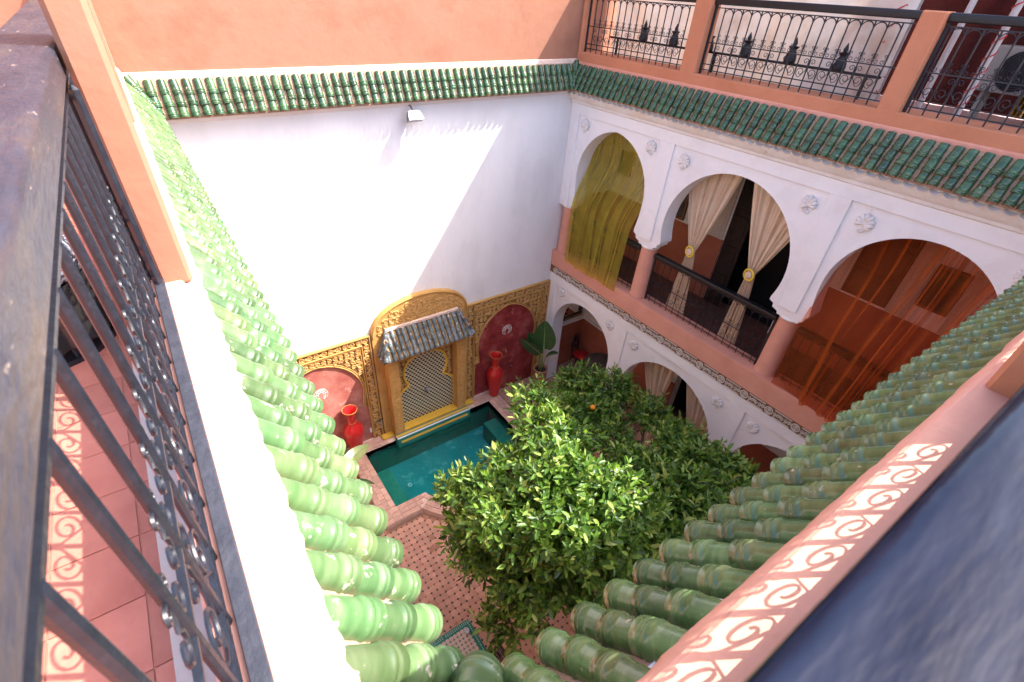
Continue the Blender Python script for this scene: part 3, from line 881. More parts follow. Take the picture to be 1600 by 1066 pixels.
# ---- parapets with piers
def piers(par, boxes, mat, cap=True):
    for b in boxes:
        o = obj('pier', MB().bbox(*b, .012), mat, par)
lp = thing('parapet', 'sunlit low parapet with a pier, left, carrying the near railing', 'parapet', (-6.18, -3.3, 6.36))
obj('parapet_wall', MB().bbox(-6.215, -6.095, -7.1, .018, 6.342, ZP, .008), PINK, lp)
def wavy(a0, a1, fn, n=420, seed=0):
    """mortar run whose outer lip overhangs the tile tops; fn(out, z, along)"""
    rg = random.Random(seed); w = [rg.uniform(-1, 1) for _ in range(n + 3)]
    w = [(w[i] + w[i + 1] + .5 * w[i + 2]) * .6 for i in range(n + 1)]
    pr = [(-.075, 6.562), (-.045, 6.548), (-.012, 6.505), (.004, 6.462), (-.045, 6.425)]
    return MB().grid(lambda u, v: fn(pr[round(v * 4)][0] + .007 * w[round(u * n)] * (1 if round(v * 4) in (2, 3) else .2), pr[round(v * 4)][1] + .004 * w[round(u * n)], a0 + (a1 - a0) * u), n, 4)
obj('mortar_fillet', wavy(Y0 - .02, -.03, lambda o_, z_, s_: (X0 - .018 + o_ * .8, s_, z_), 420, 1), MORTAR, lp, 50)
piers(lp, [(-6.158, -6.068, -4.97, -4.75, ZP - .02, 7.42), (-6.31, -6.068, -2.6, -2.38, ZP - .02, 7.42), (-6.31, -6.068, -.22, .012, ZP - .02, 7.42)], ORANGE)
fp = thing('parapet', 'pink parapet top crossed by the scrollwork shadow of the near railing', 'parapet', (-3, -6.75, 6.36))
obj('parapet_wall', MB().bbox(-6.10, .5, -6.80, -6.590, 6.342, ZP - .002, .008), PINK, fp)
obj('mortar_fillet', wavy(-6.05, -.05, lambda o_, z_, s_: (s_, Y0 - .018 + o_ * .36, z_), 420, 2), PINK, fp, 50)
piers(fp, [(-4.37, -4.14, -6.84, -6.61, ZP - .02, 7.40), (-1.9, -1.68, -6.84, -6.61, ZP - .02, 7.40)], FORANGE)
rp = thing('parapet', 'orange parapet with square piers above the arcade roof', 'parapet', (.2, -3.3, 6.36))
obj('parapet_wall', MB().bbox(.0, .42, -7.0, .02, 6.345, ZP, .008), FORANGE, rp)
obj('mortar_fillet', MB().plate([[(.004, 6.455), (-.004, 6.44), (-.006, 6.40), (.004, 6.38)]], Y0 + .02, -.01, lambda u, v, d: (u, d, v)), PINK, rp, 40)
piers(rp, [(.002, .21, -.035, .02, ZP - .02, 9.0), (.002, .21, -2.215, -1.985, ZP - .02, 7.42), (.002, .21, -4.615, -4.42, ZP - .02, 7.36), (.002, .21, -6.60, -6.4, ZP - .02, 7.36)], FORANGE)

# ---- terraces
def terrace(name, x0, x1, y0, y1, z, tw, mat, bed, lim=None):
    f = struct(obj(name, MB().box(x0, x1, y0, y1, z - .2, z - .003), bed))
    tmb = MB().box(-tw / 2 + .002, tw / 2 - .002, -tw / 2 + .002, tw / 2 - .002, -.012, .0)
    me = tmb.mesh('terrace_tile', mat)
    rg = random.Random(5)
    x = x1 - tw / 2
    while x > x0:
        y = y0 + tw / 2
        while y < y1:
            if lim is None or lim(x, y):
                link('terrace_tile', me, f, T((x, y, z + rg.uniform(-.001, .0015))))
            y += tw
        x -= tw
    return f
terrace('left_terrace_floor', -7.75, -6.217, -7.1, .02, 6.10, .20, TERRF, GROUT, lambda x, y: -6.8 < y)
struct(obj('near_terrace_floor', MB().box(-9.5, .6, -12, -7.102, 5.9, 6.10).box(-6.10, .6, -7.1, -6.802, 5.9, 6.10), TERRF))
struct(obj('far_left_floor', MB().box(-9.5, -7.752, -7.1, .02, 5.9, 6.095), TERRF))
struct(obj('right_terrace_floor', MB().box(.422, 3.4, -9, .02, 6.2, 6.42), GREYF))

# ================================================================== CARVED PANELS AND FOUNTAIN
def pip(pt, poly):
    x, y = pt; c = False; j = len(poly) - 1
    for i in range(len(poly)):
        xi, yi = poly[i]; xj, yj = poly[j]
        if (yi > y) != (yj > y) and x < (xj - xi) * (y - yi) / (yj - yi) + xi: c = not c
        j = i
    return c
def arabesque(inside, u0, u1, v0, v1, sp, r, mp, seed=0, turns=1.5):
    """carved scroll relief filling a region: spirals joined by stems"""
    rg = random.Random(seed)
    mb = MB()
    nu = max(1, round((u1 - u0) / sp)); nv = max(1, round((v1 - v0) / sp))
    for i in range(nu):
        for j in range(nv):
            u = u0 + (i + .5) * (u1 - u0) / nu; v = v0 + (j + .5) * (v1 - v0) / nv
            if not inside(u, v): continue
            s = 1 if (i + j) % 2 else -1
            a0 = rg.uniform(-.5, .5) + (PI / 2) * ((i * 2 + j) % 4)
            R_ = sp * .47
            pts = []
            for k in range(11):
                t = k / 10
                a = a0 + s * t * turns * 2 * PI; q = R_ * (.12 + .88 * t)
                pts.append(mp(u + q * math.cos(a), v + q * math.sin(a), 0))
            mb.tube(pts, r, 4)
            for k in range(2):
                a = a0 + k * 2.4
                pts = [mp(u + sp * .5 * f_ * math.cos(a + .9 * f_), v + sp * .5 * f_ * math.sin(a + .9 * f_), -.003) for f_ in (.5, .75, 1.0, 1.25)]
                mb.tube(pts, [r * .5, r * 1.3, r * 1.2, r * .3], 4)
    return mb
def niche_outline(c, zt=2.26):
    L_ = [(.80, 0.0), (.80, .86), (.785, .95), (.74, 1.0), (.70, 1.02), (.69, 1.06)]
    w, z0 = .735, 1.42
    for k in range(1, 5):
        z = 1.06 + (z0 - 1.06) * k / 5
        L_.append((.69 + (w - .69) * (k / 5), z))
    H = zt - z0; e = (H * H - w * w) / (2 * w); R_ = w + e
    a1 = math.asin(H / R_)
    for k in range(13):
        a = a1 * k / 12
        L_.append((max(R_ * math.cos(a) - e, 0), z0 + R_ * math.sin(a)))
    return [(c + a, z) for a, z in L_] + [(c - a, z) for a, z in L_[-2::-1]]
xz = lambda u, v, d: (u, d, v)
def carved_panel(label, x0, x1, c, zt, seed, red):
    t = thing('carved_panel', label, 'wall panel', ((x0 + x1) / 2, 0, 0))
    no = niche_outline(c, zt)
    top = 2.54
    outer = [(x0, .0), (x0, top), (x1, top), (x1, .0)]
    ring = outer + [p for p in no]
    # plate: frame with the niche cut from below
    pl = [(x0, .0), (x0, top), (x1, top), (x1, .0)] + [(no[0][0], 0.)] + no[1:-1] + [(no[-1][0], 0.)]
    obj('carved_ground', MB().plate([dedupe(pl)], -.002, -.030, xz), DARKO, t)
    obj('red_niche', MB().plate([dedupe(no)], -.001, -.012, xz), red, t)
    # borders
    bwid = .15
    fr = MB()
    for (a, b, z0, z1) in ((x0, x1, top - .022, top + .006), (x0, x0 + .02, 0.0, top - .022), (x1 - .02, x1, 0.0, top - .022)):
        fr.bbox(a, b, -.001, -.062, z0, z1, .005)
    iy0, iy1 = max(x0 + bwid, c - .93), min(x1 - bwid, c + .93)
    for dz in (0, .035):
        fr.bbox(iy0 + dz, iy1 - dz, -.02, -.060 + dz * .3, top - bwid - .018 - dz, top - bwid - dz, .004)
        fr.bbox(iy0 + dz, iy0 + .018 + dz, -.02, -.060 + dz * .3, 0.0, top - bwid - .018 - dz, .004)
        fr.bbox(iy1 - .018 - dz, iy1 - dz, -.02, -.060 + dz * .3, 0.0, top - bwid - .018 - dz, .004)
    obj('frame_moulding', fr, OCHRE, t)
    arch = [p for p in no if p[1] > 1.0]
    am = MB()
    am.tube([(x, -.032, z) for x, z in arch], .014, 6)
    am.tube([(c + (x - c) * 1.045, -.034, 1.42 + (z - 1.42) * 1.045) for x, z in arch], .009, 5)
    am.tube([(x, -.030, z) for x, z in no if z < 1.0 and x > c], .012, 5)
    am.tube([(x, -.030, z) for x, z in no if z < 1.0 and x < c], .012, 5)
    obj('arch_moulding', am, OCHRE, t, 40)
    mp = lambda u, v, d: (u, -.036 + d, v)
    no_big = [(c + (x - c) * 1.07, 1.42 + (z - 1.42) * 1.07 if z > 1.42 else z) for x, z in no]
    sp_ = arabesque(lambda u, v: iy0 + .05 < u < iy1 - .05 and v < top - bwid - .06 and not pip((u, v), no_big), iy0 + .05, iy1 - .05, .08, top - bwid - .06, .095, .0125, mp, seed)
    stuff(obj('spandrel_carving', sp_, OCHREC, t, 50))
    bd = arabesque(lambda u, v: True, x0 + .025, x1 - .025, top - bwid + .005, top - .025, .12, .014, mp, seed + 1)
    bd.merge(arabesque(lambda u, v: True, x0 + .025, iy0 - .003, .05, top - bwid, .12 if iy0 - x0 > .1 else .07, .014, mp, seed + 2))
    bd.merge(arabesque(lambda u, v: True, iy1 + .003, x1 - .025, .05, top - bwid, .12 if x1 - iy1 > .1 else .07, .014, mp, seed + 3))
    stuff(obj('border_carving', bd, OCHREC, t, 50))
    # white scallop medallion painted in relief on the red plaster
    md = MB()
    zc = 1.62
    for k in range(3):
        r_ = .05 + .035 * k
        md.tube([(c + r_ * math.cos(a), -.014, zc + r_ * math.sin(a)) for a in [math.radians(-40 + 260 * q / 16) for q in range(17)]], .005, 4)
    for k in range(5):
        a = math.radians(90 + (k - 2) * 40)
        md.tube([(c + .035 * math.cos(a), -.014, zc + .035 * math.sin(a)), (c + .125 * math.cos(a), -.014, zc + .125 * math.sin(a))], .0045, 4)
    for s in (-1, 1):
        md.tube([(c + s * (.05 + .03 * math.cos(b) * (1 - b / 9)), -.014, zc - .085 + .03 * math.sin(b) * (1 - b / 9)) for b in [q * .6 for q in range(12)]], .0045, 4)
    stuff(obj('medallion', md, ORNW, t, 40))
    return t
carved_panel('shaded ochre carved panel round a dark red niche beside the arcade', -2.03, -.006, -1.02, 2.26, 11, TADE)
pnl = carved_panel('sunlit ochre carved panel round a red niche at the left of the fountain', X0 + .03, -3.955, -4.93, 2.22, 21, LITRED)

fo = thing('wall_fountain', 'ochre wall fountain with a black and cream mosaic arch under a small tiled hood', 'fountain', (-2.975, -.1, 0))
FC = -2.975
# arched back slab
def archslab(w, zs, ap, z0=0., n=20):
    return [(FC + w, z0)] + [(FC + w * math.cos(PI * k / n), zs + (ap - zs) * math.sin(PI * k / n) ** .85) for k in range(n + 1)] + [(FC - w, z0)]
obj('back_slab', MB().plate([dedupe(archslab(.955, 2.48, 3.10))], -.001, -.075, xz), OCHRE, fo, 30)
obj('arch_rim', MB().tube([(x, -.078, z) for x, z in archslab(.93, 2.48, 3.075)[1:-1]], .018, 6), OCHRE, fo, 40)
stuff(obj('tympanum_carving', arabesque(lambda u, v: pip((u, v), archslab(.84, 2.5, 3.0, 2.3)), FC - .85, FC + .85, 2.48, 3.02, .105, .013, lambda u, v, d: (u, -.078 + d, v), 31), OCHREC, fo, 50))
# pilasters
for s in (-1, 1):
    xa, xb = FC + s * .60, FC + s * .80
    p = obj('pilaster', MB().bbox(xa, xb, -.07, -.27, .10, 2.02, .008), OCHRE, fo)
    ar = arabesque(lambda u, v: True, min(xa, xb) + .03, max(xa, xb) - .03, .2, 1.95, .13, .011, lambda u, v, d: (u, -.268 + d, v), 41 + s)
    stuff(obj('carving', ar, OCHREC, p, 50))
    obj('pilaster_cap', MB().bbox(xa - s * .02, xb + s * .02, -.065, -.29, 2.02, 2.09, .008), OCHRE, fo)
obj('lintel', MB().bbox(FC - .58, FC + .58, -.07, -.25, 1.95, 2.09, .008), OCHRE, fo)
# lobed mosaic arch
def lobed(s=1.0, dz=0.):
    H = [(.61, .25), (.61, .86), (.605, .95), (.57, 1.04), (.50, 1.10), (.43, 1.14), (.375, 1.19), (.385, 1.25), (.43, 1.32), (.455, 1.42), (.45, 1.55), (.41, 1.67), (.33, 1.77), (.22, 1.835), (.10, 1.865), (0, 1.875)]
    return [(FC + a * s, z + dz) for a, z in H] + [(FC - a * s, z + dz) for a, z in H[-2::-1]]
lb_ = lobed()
obj('carved_ground', MB().plate([[(FC - .60, .20), (FC - .60, 1.96), (FC + .60, 1.96), (FC + .60, .20)]], -.076, -.085, xz), DARKO, fo)
mos = obj('mosaic_field', MB().plate([lb_], -.084, -.100, xz), CREAM, fo)
obj('arch_moulding', MB().tube([(x, -.105, z) for x, z in lb_], .024, 6), YELLOW, fo, 40)
lbo = lobed(1.10)
stuff(obj('spandrel_carving', arabesque(lambda u, v: not pip((u, v), lbo) and v > .95, FC - .56, FC + .56, .95, 1.93, .085, .010, lambda u, v, d: (u, -.088 + d, v), 51), OCHREC, fo, 50))
bz = MB()
lbi = lobed(.97)
du, dv = .082, .050
for j in range(36):
    for i in range(18):
        u = FC - .69 + (i + .5 * (j % 2)) * du; v = .27 + j * dv
        if pip((u, v), lbi):
            a, b = du * .36, dv * .40
            hx = [(-a, -b * .2), (-a * .3, -b), (a * .7, -b), (a, b * .2), (a * .3, b), (-a * .7, b)]
            bz.add([(u + p, -.1015, v + q) for p, q in hx], [(0, 1, 2, 3, 4, 5)])
stuff(obj('mosaic_tile', bz, BLACKZ, mos))
obj('spout', MB().tube([(FC, -.098, .93), (FC, -.15, .93), (FC, -.17, .92)], [.045, .03, .02], 10), SILVER, fo, 40)
# ledge over the pool
obj('sill', MB().bbox(FC - .62, FC + .62, -.08, -.27, .10, .245, .01), YELLOW, fo)
obj('ledge', MB().bbox(FC - .83, FC + .83, -.272, -.42, -.05, .20, .006), TEALW, fo)
for (y0, y1, mt_) in ((-.272, -.30, STRT), (-.30, -.352, YELLOW), (-.352, -.375, STRT), (-.375, -.405, STRW)):
    obj('ledge_stripe', MB().box(FC - .825, FC + .825, y0 - .001, y1 + .001, .20, .207), mt_, fo)
obj('ledge_stripe', MB().box(FC - .76, FC + .76, -.421, -.426, .08, .14), YELLOW, fo)
for s in (-1, 1):
    obj('foot_block', MB().bbox(FC + s * .81, FC + s * 1.05, -.08, -.22, .125, .17, .008), YELLOW, fo)
# tiled hood
hood = MB()
hz0, hz1, hy0, hy1 = 2.56, 2.15, -.07, -.40
hx0, hx1, hw0, hw1 = FC - .70, FC + .70, FC - .86, FC + .86
v = [(hx0, hy0, hz0), (hx1, hy0, hz0), (hw1, hy1, hz1), (hw0, hy1, hz1), (hw0, hy0, hz1), (hw1, hy0, hz1)]
hood.add(v, [(0, 1, 2, 3), (0, 3, 4), (1, 5, 2), (3, 2, 5, 4), (0, 4, 5, 1)])
obj('hood', hood, OCHRE, fo)
obj('hood_ridge', MB().bbox(hx0 - .02, hx1 + .02, hy0 - .002, hy0 - .05, hz0 - .01, hz0 + .05, .01), MORTAR, fo)
HT = [tile_mesh(60 + s, L=.165, r=.041, mat=BLUE, seg=8) for s in range(3)]
rg = random.Random(9)
hs = math.hypot(hy0 - hy1, hz0 - hz1)
for i in range(17):
    x = FC - .80 + i * .10
    for k in range(4):
        f_ = k / 4
        xl = hx0 + (hw0 - hx0) * (f_ + .2); xr = hx1 + (hw1 - hx1) * (f_ + .2)
        if x < xl + .01 or x > xr - .01: continue
        M = frame_for((0, -1), (hz0 - hz1) / (hy0 - hy1), Vector((x + rg.uniform(-.004, .004), hy0 + (hy1 - hy0) * f_, hz0 + (hz1 - hz0) * f_ + .004)))
        link('hood_tile', HT[rg.randrange(3)], fo, T(-fo.location) @ M @ Matrix.Rotation(rg.uniform(-.03, .03), 4, 'Z'))
for s in (-1, 1):
    for i in range(3):
        y = hy0 - .06 - i * .115
        for k in range(4):
            f_ = k / 4
            if (y - hy0) / (hy1 - hy0) > f_ + .38: continue
            M = frame_for((s, 0), (hz0 - hz1) / .16, Vector((FC + s * (.70 + .16 * f_), y, hz0 + (hz1 - hz0) * f_ + .004)))
            link('hood_tile', HT[rg.randrange(3)], fo, T(-fo.location) @ M)
    dv_ = Vector((s * .16, hy1 - hy0)); ln = dv_.length
    for k in range(4):
        f_ = k / 4
        M = frame_for((dv_.x / ln, dv_.y / ln), (hz0 - hz1) / ln, Vector((FC + s * (.70 + .16 * f_), hy0 + (hy1 - hy0) * f_, hz0 + (hz1 - hz0) * f_ + .03)))
        link('hood_tile', HT[rg.randrange(3)], fo, T(-fo.location) @ M)

# ---- switch plate and tap by the left niche
sw = tag(obj('valve_plate', MB().bbox(-4.20, -4.07, -.012, -.028, .28, .40, .004), STRW), 'small pale square plate low in the red niche beside the red vase', 'wall plate')
tp = thing('water_tap', 'small dark tap on the ochre wall just left of the fountain pilaster', 'tap', (-4.02, -.06, .55))
obj('pipe', MB().tube([(-4.03, -.01, .55), (-4.03, -.12, .55), (-4.03, -.15, .52)], .012, 8), SILVER, tp, 40)
obj('handle', MB().tube([(-4.09, -.10, .575), (-3.93, -.10, .60)], .009, 6), IRON, tp)

# ---- red vases
def vase(label, x, y, z, s=1.0):
    t = thing('floor_vase', label, 'vase', (x, y, z))
    prof = [(.085, 0), (.10, .01), (.105, .05), (.12, .18), (.155, .40), (.172, .52), (.170, .60), (.145, .67), (.085, .73), (.068, .77), (.070, .86), (.082, .95), (.105, 1.02), (.128, 1.06)]
    inner = [(.120, 1.062), (.098, 1.02), (.070, .95), (.058, .86), (.055, .75), (.02, .72)]
    obj('vase_body', MB().lathe([(a * s, b * s) for a, b in prof + inner], (x, y, z), 32), REDV, t, 50)
    ring = lambda r_, h: MB().tube([(x + r_ * s * math.cos(a), y + r_ * s * math.sin(a), z + h * s) for a in [2 * PI * q / 28 for q in range(28)]], .0032, 5, closed=True)
    obj('gold_rim', ring(.126, 1.063), GOLDL, t, 40)
    obj('gold_collar', ring(.072, .775), GOLDL, t, 40)
vase('glossy red floor vase in the shade at the right corner of the pool', -1.40, -.20, .122, 1.04)
vase('glossy red floor vase in front of the sunlit niche left of the fountain', -4.55, -.20, .122, 1.04)

# ---- flood light
fl = thing('flood_light', 'small silver floodlight under the eave of the blank white wall', 'lamp', (-2.96, -.1, 5.93))
obj('bracket', MB().tube([(-2.96, .0, 6.0), (-2.96, -.07, 6.0), (-2.96, -.14, 5.96)], .012, 6), SILVER, fl)
h = MB().add([(-.085, -.03, .05), (.085, -.03, .05), (.085, .03, .05), (-.085, .03, .05), (-.11, -.06, -.07), (.11, -.06, -.07), (.11, .05, -.07), (-.11, .05, -.07)],
             [(0, 1, 2, 3), (4, 5, 6, 7), (0, 1, 5, 4), (1, 2, 6, 5), (2, 3, 7, 6), (3, 0, 4, 7)])
Mh = T((-2.96, -.17, 5.90)) @ Matrix.Rotation(math.radians(-28), 4, 'X')
obj('housing', MB().merge(h, Mh), SILVER, fl)
g_ = MB()
for k in range(4): g_.box(-.07, .07, -.028 + k * .016, -.022 + k * .016, .05, .066)
obj('cooling_fins', MB().merge(g_, Mh), IRON, fl)

# ================================================================== RAILINGS
def spiral(cx, cz, r0, r1, a0, turns, n=16):
    return [(cx + (r0 + (r1 - r0) * k / n) * math.cos(a0 + turns * 2 * PI * k / n), 0, cz + (r0 + (r1 - r0) * k / n) * math.sin(a0 + turns * 2 * PI * k / n)) for k in range(n + 1)]
RCACHE = {}
def rail_meshes(H, rb, p=.12, low_=.11):
    key = (round(H, 3), rb, p, low_)
    if key in RCACHE: return RCACHE[key]
    k = H / .71
    zb2, zb, zm, zt = low_ - .06 if low_ > .1 else low_ - .022, low_, low_ + .225 * min(k, 1.12), H - .03
    bar = MB().tube([(0, 0, 0), (0, 0, zt)], rb, 8).mesh('bar', IRON, 40)
    ra = p / 2
    arch = MB().tube([(-ra, 0, zt - .12)] + [(ra * -math.cos(PI * q / 10), 0, zt - ra - .008 + ra * math.sin(PI * q / 10)) for q in range(11)] + [(ra, 0, zt - .12)], rb * .75, 5).mesh('arch_bar', IRON, 40)
    hz = zm - zb
    rs = rb * .50
    q_ = p / .12
    low = spiral(.058, zb + hz * .33, .012, .050, PI * .9, 1.3)
    top = spiral(.082, zb + hz * .78, .030, .008, -PI * .15, 1.2)
    pts = [(x * q_, y, z) for x, y, z in low + [(.110, 0, zb + hz * .42), (.113, 0, zb + hz * .58)] + top]
    scm = [MB().tube([(s * x, y, z) for x, y, z in pts], rs, 6).mesh('scroll', IRON, 50) for s in (-1, 1)]
    pts = spiral(.027, zm + .030, .008, .022, 0, 1.15, 12) + [(.046, 0, zm + .052), (.052, 0, zm + .068)] + spiral(.041, zm + .078, .013, .004, 0, 1.0, 8)
    pts = [(x * q_, y, z) for x, y, z in pts]
    smm = [MB().tube([(s * x, y, z) for x, y, z in pts], rs * .85, 5).mesh('small_scroll', IRON, 50) for s in (-1, 1)]
    RCACHE[key] = (bar, arch, scm, smm, zb2, zb, zm, zt, p)
    return RCACHE[key]
def railing(label, org, ang, L, H, hand, hmat, rb=.0075, group='black scrollwork railings', hr=.014, p=.12, arches=True, rt=.7, low_=.11):
    """org = base of the start; runs along local +x; hand = (y0,y1,z0,z1) of the handrail in local coordinates"""
    t = thing('railing', label, 'railing', org, group)
    t.rotation_euler = (0, 0, ang)
    bar, arch, scm, smm, zb2, zb, zm, zt, p = rail_meshes(H, rb, p, low_)
    n = int((L - .06) / p)
    if n % 2: n -= 1
    s0 = (L - n * p) / 2
    for i in range(n + 1):
        link('bar', bar, t, T((s0 + i * p, 0, 0)))
    for i in range(n):
        if arches: link('arch_bar', arch, t, T((s0 + (i + .5) * p, 0, 0)))
        for q in smm: link('small_scroll', q, t, T((s0 + (i + .5) * p, 0, 0)))
    for i in range(0, n, 2):
        for q in scm: link('scroll', q, t, T((s0 + (i + 1) * p, 0, 0)))
    for z, nm in ((zb2, 'bottom_rail'), (zb, 'lower_rail'), (zm, 'middle_rail'), (zt, 'top_rail')):
        mb = MB().box(.0, L, -rb * 1.1 * rt / .7, rb * 1.1 * rt / .7, z - rb * rt, z + rb * rt)
        link(nm, mb.mesh(nm, IRON), t)
    for x in (.012, L - .012):
        link('end_post', MB().box(x - .012, x + .012, -.012, .012, .0, H).mesh('end_post', IRON), t)
    y0, y1, z0, z1 = hand
    rp_ = []
    for (cy, cz_, a0) in ((y1 - hr, z0 + hr, -PI / 2), (y1 - hr, z1 - hr, 0), (y0 + hr, z1 - hr, PI / 2), (y0 + hr, z0 + hr, PI)):
        rp_ += [(cy + hr * math.cos(a0 + PI / 2 * q / 5), cz_ + hr * math.sin(a0 + PI / 2 * q / 5)) for q in range(6)]
    link('handrail', MB().plate([rp_], .002, L - .002, lambda u, v, d: (d, u, v)).mesh('handrail', hmat, 40), t)
    return t
HN = 7.13 - ZP
GREYI = surf('grey_base_bar', [(.022, .024, .034), (.04, .042, .055)], 20, .5, .3, 60, .002)
nl = railing('near left black scrollwork railing under a broad worn wooden handrail', (-6.185, -6.98, ZP), PI / 2, 4.37, HN, (-.018, .120, HN, HN + .075), RAILP, .0075, hr=.014, p=.125, arches=False, rt=.42, low_=.04)
link('base_strip', MB().bbox(.0, 4.36, -.040, -.012, .004, .016, .002).mesh('base_strip', GREYI), nl)
link('wall_post', MB().bbox(1.975, 2.0, -.035, -.012, .0, HN).mesh('wall_post', IRON), nl)
railing('left black scrollwork railing farthest along, next to the orange wall', (-6.185, -2.375, ZP), PI / 2, 2.15, HN, (-.018, .120, HN, HN + .075), RAILP, .0075, hr=.014, p=.125, arches=False, rt=.42, low_=.04)
nr = railing('near right railing seen from above under a glossy dark blue handrail', (-6.03, -6.700, ZP), 0, 1.655, HN, (-.118, .0345, HN, HN + .075), RAILF, .0062, hr=.010, p=.12, arches=False, rt=.42)
link('shade_plate', MB().box(.01, 1.645, -.003, .003, .006, .105).mesh('shade_plate', IRON), nr)  # added sheet that blocks the sun to leave a shaded band on the parapet
railing('railing beyond the orange pier of the near right parapet', (-4.135, -6.700, ZP), 0, 2.23, HN, (-.118, .0345, HN, HN + .075), RAILF, .0062, hr=.010, p=.12, arches=False, rt=.42)
HR = 7.285 - ZP
railing('terrace railing bay above the arcade, nearest the orange wall', (.105, -1.98, ZP), PI / 2, 1.945, HR, (-.045, .045, HR, HR + .07), BLACKW, .0075)
railing('middle terrace railing bay above the arcade, before the cream canvas', (.105, -4.415, ZP), PI / 2, 2.195, HR, (-.045, .045, HR, HR + .07), BLACKW, .0075)
railing('terrace railing bay above the arcade before the dark red and green fabric', (.105, -6.395, ZP), PI / 2, 1.775, HR, (-.045, .045, HR, HR + .07), BLACKW, .0075)
HG = 4.0 - 3.222
railing('gallery railing behind the olive curtain', (.165, -1.975, 3.222), PI / 2, 1.68, HG, (-.05, .05, HG, HG + .06), BLACKW, .0052, 'gallery railings')
railing('gallery railing with cream curtains behind it', (.165, -4.385, 3.222), PI / 2, 2.11, HG, (-.05, .05, HG, HG + .06), BLACKW, .0052, 'gallery railings')
railing('gallery railing behind the orange curtain', (.165, -6.32, 3.222), PI / 2, 1.64, HG, (-.05, .05, HG, HG + .06), BLACKW, .0052, 'gallery railings')

# ================================================================== CURTAINS
def sheer_curtain(name, label, y0, y1, yb0, yb1, ztop, zhem, x_in, x_out, mat, seed, zbend=(5.15, 4.2), hem=0., folds=7, amp=.055):
    rg = random.Random(seed)
    ph = [rg.uniform(0, 6.28) for _ in range(6)]
    fo_ = [(rg.uniform(.06, .94), rg.uniform(-.10, .10), rg.uniform(.008, .034), rg.uniform(.4, 1.0)) for _ in range(folds)]
    def fn(u, v):
        z = ztop + (zhem - ztop) * v
        a, b = y0 + (yb0 - y0) * v, y1 + (yb1 - y1) * v
        y = a + (b - a) * u
        if z > zbend[0]: x = x_in
        elif z > zbend[1]:
            k = (zbend[0] - z) / (zbend[0] - zbend[1]); k = k * k * (3 - 2 * k); x = x_in + (x_out - x_in) * k
        else: x = x_out
        f_ = .16 * math.sin(u * 15 + ph[0] + .8 * math.sin(v * 3)) + .1 * math.sin(u * 37 + ph[1])
        for (c, sl, w, h_) in fo_:
            d = (u - c - sl * (v - .5) - .012 * math.sin(5 * v + c * 20)) / w
            f_ += h_ * math.exp(-d * d)
        x -= amp * f_
        z += hem * math.sin(u * 9 + ph[3]) * v * v * v
        return (x, y, z)
    o = obj(name, MB().grid(fn, 170, 40), mat, None, True)
    return tag(o, label, 'curtain')
sheer_curtain('sheer_curtain', 'sheer olive green curtain hanging in the pointed upper arch', -.36, -1.86, -.42, -1.76, 5.75, 3.16, .325, -.045, OLIVE, 1, (5.2, 4.2), .012, 9, .035)
sheer_curtain('sheer_curtain', 'sheer orange curtain filling the upper arch nearest the camera', -4.70, -6.40, -4.74, -6.3, 5.75, 3.24, .325, -.015, ORSH, 4, (5.2, 4.15), .012, 13, .085)
def tied_curtain(label, x, ytop, ztop, tie, bot, seed, ring=True, group=None):
    """pleated curtain gathered at tie=(y,z), then falling to bot=(y0,y1,z)"""
    t = thing('tied_curtain', label, 'curtain', (x, tie[0], bot[2]), group)
    rg = random.Random(seed); ph = rg.uniform(0, 6)
    hw = .055
    def fn(u, v):
        if v < .6:
            k = v / .6
            e = k ** 1.25
            a = ytop[0] + (tie[0] + hw - ytop[0]) * e; b = ytop[1] + (tie[0] - hw - ytop[1]) * e
            z = ztop + (tie[1] - ztop) * k
            amp = .045 * (1 - .55 * k)
        else:
            k = (v - .6) / .4
            e = k ** .8
            a = tie[0] + hw + (bot[0] - tie[0] - hw) * e; b = tie[0] - hw + (bot[1] - tie[0] + hw) * e
            z = tie[1] + (bot[2] - tie[1]) * k
            amp = .022 + .012 * k
        y = a + (b - a) * u
        f_ = math.sin(u * 52 + ph) + .5 * math.sin(u * 83 + 2 * ph) + .4 * math.sin(u * 19 + ph)
        return (x + amp * .62 * f_, y, z)
    obj('cloth', MB().grid(fn, 150, 40), CURT, t, True)
    if ring:
        R_ = .075
        obj('tie_ring', MB().tube([(x - .045 + .035 * math.cos(a) * .4, tie[0] + R_ * math.cos(a), tie[1] + R_ * math.sin(a)) for a in [2 * PI * q / 24 for q in range(24)]], .017, 7, closed=True), YRING, t, 50)
        k = obj('tie_knob', MB().lathe([(.052, 0), (.05, .012), (.03, .022), (.002, .026)], (0, 0, 0), 16), CURT, t, 50)
        k.matrix_basis = T(Vector((x - .050, tie[0], tie[1])) - t.location) @ Matrix.Rotation(-PI / 2, 4, 'Y')
    return t
tied_curtain('left cream curtain tied with a yellow ring in the middle upper arch', .345, (-2.25, -3.20), 5.85, (-2.75, 4.26), (-2.60, -2.95, 3.16), 2, True, 'tied cream curtains')
tied_curtain('right cream curtain tied with a yellow ring in the middle upper arch', .345, (-3.22, -4.32), 5.85, (-3.74, 4.33), (-3.60, -3.92, 3.16), 3, True, 'tied cream curtains')
tied_curtain('left cream curtain in the lower arch behind the citrus tree', .40, (-2.22, -3.18), 2.6, (-2.95, .90), (-2.80, -3.15, .1), 4, False, 'tied cream curtains')
tied_curtain('right cream curtain in the lower arch behind the citrus tree', .40, (-3.27, -4.40), 2.6, (-3.88, .90), (-3.72, -4.08, .1), 5, False, 'tied cream curtains')

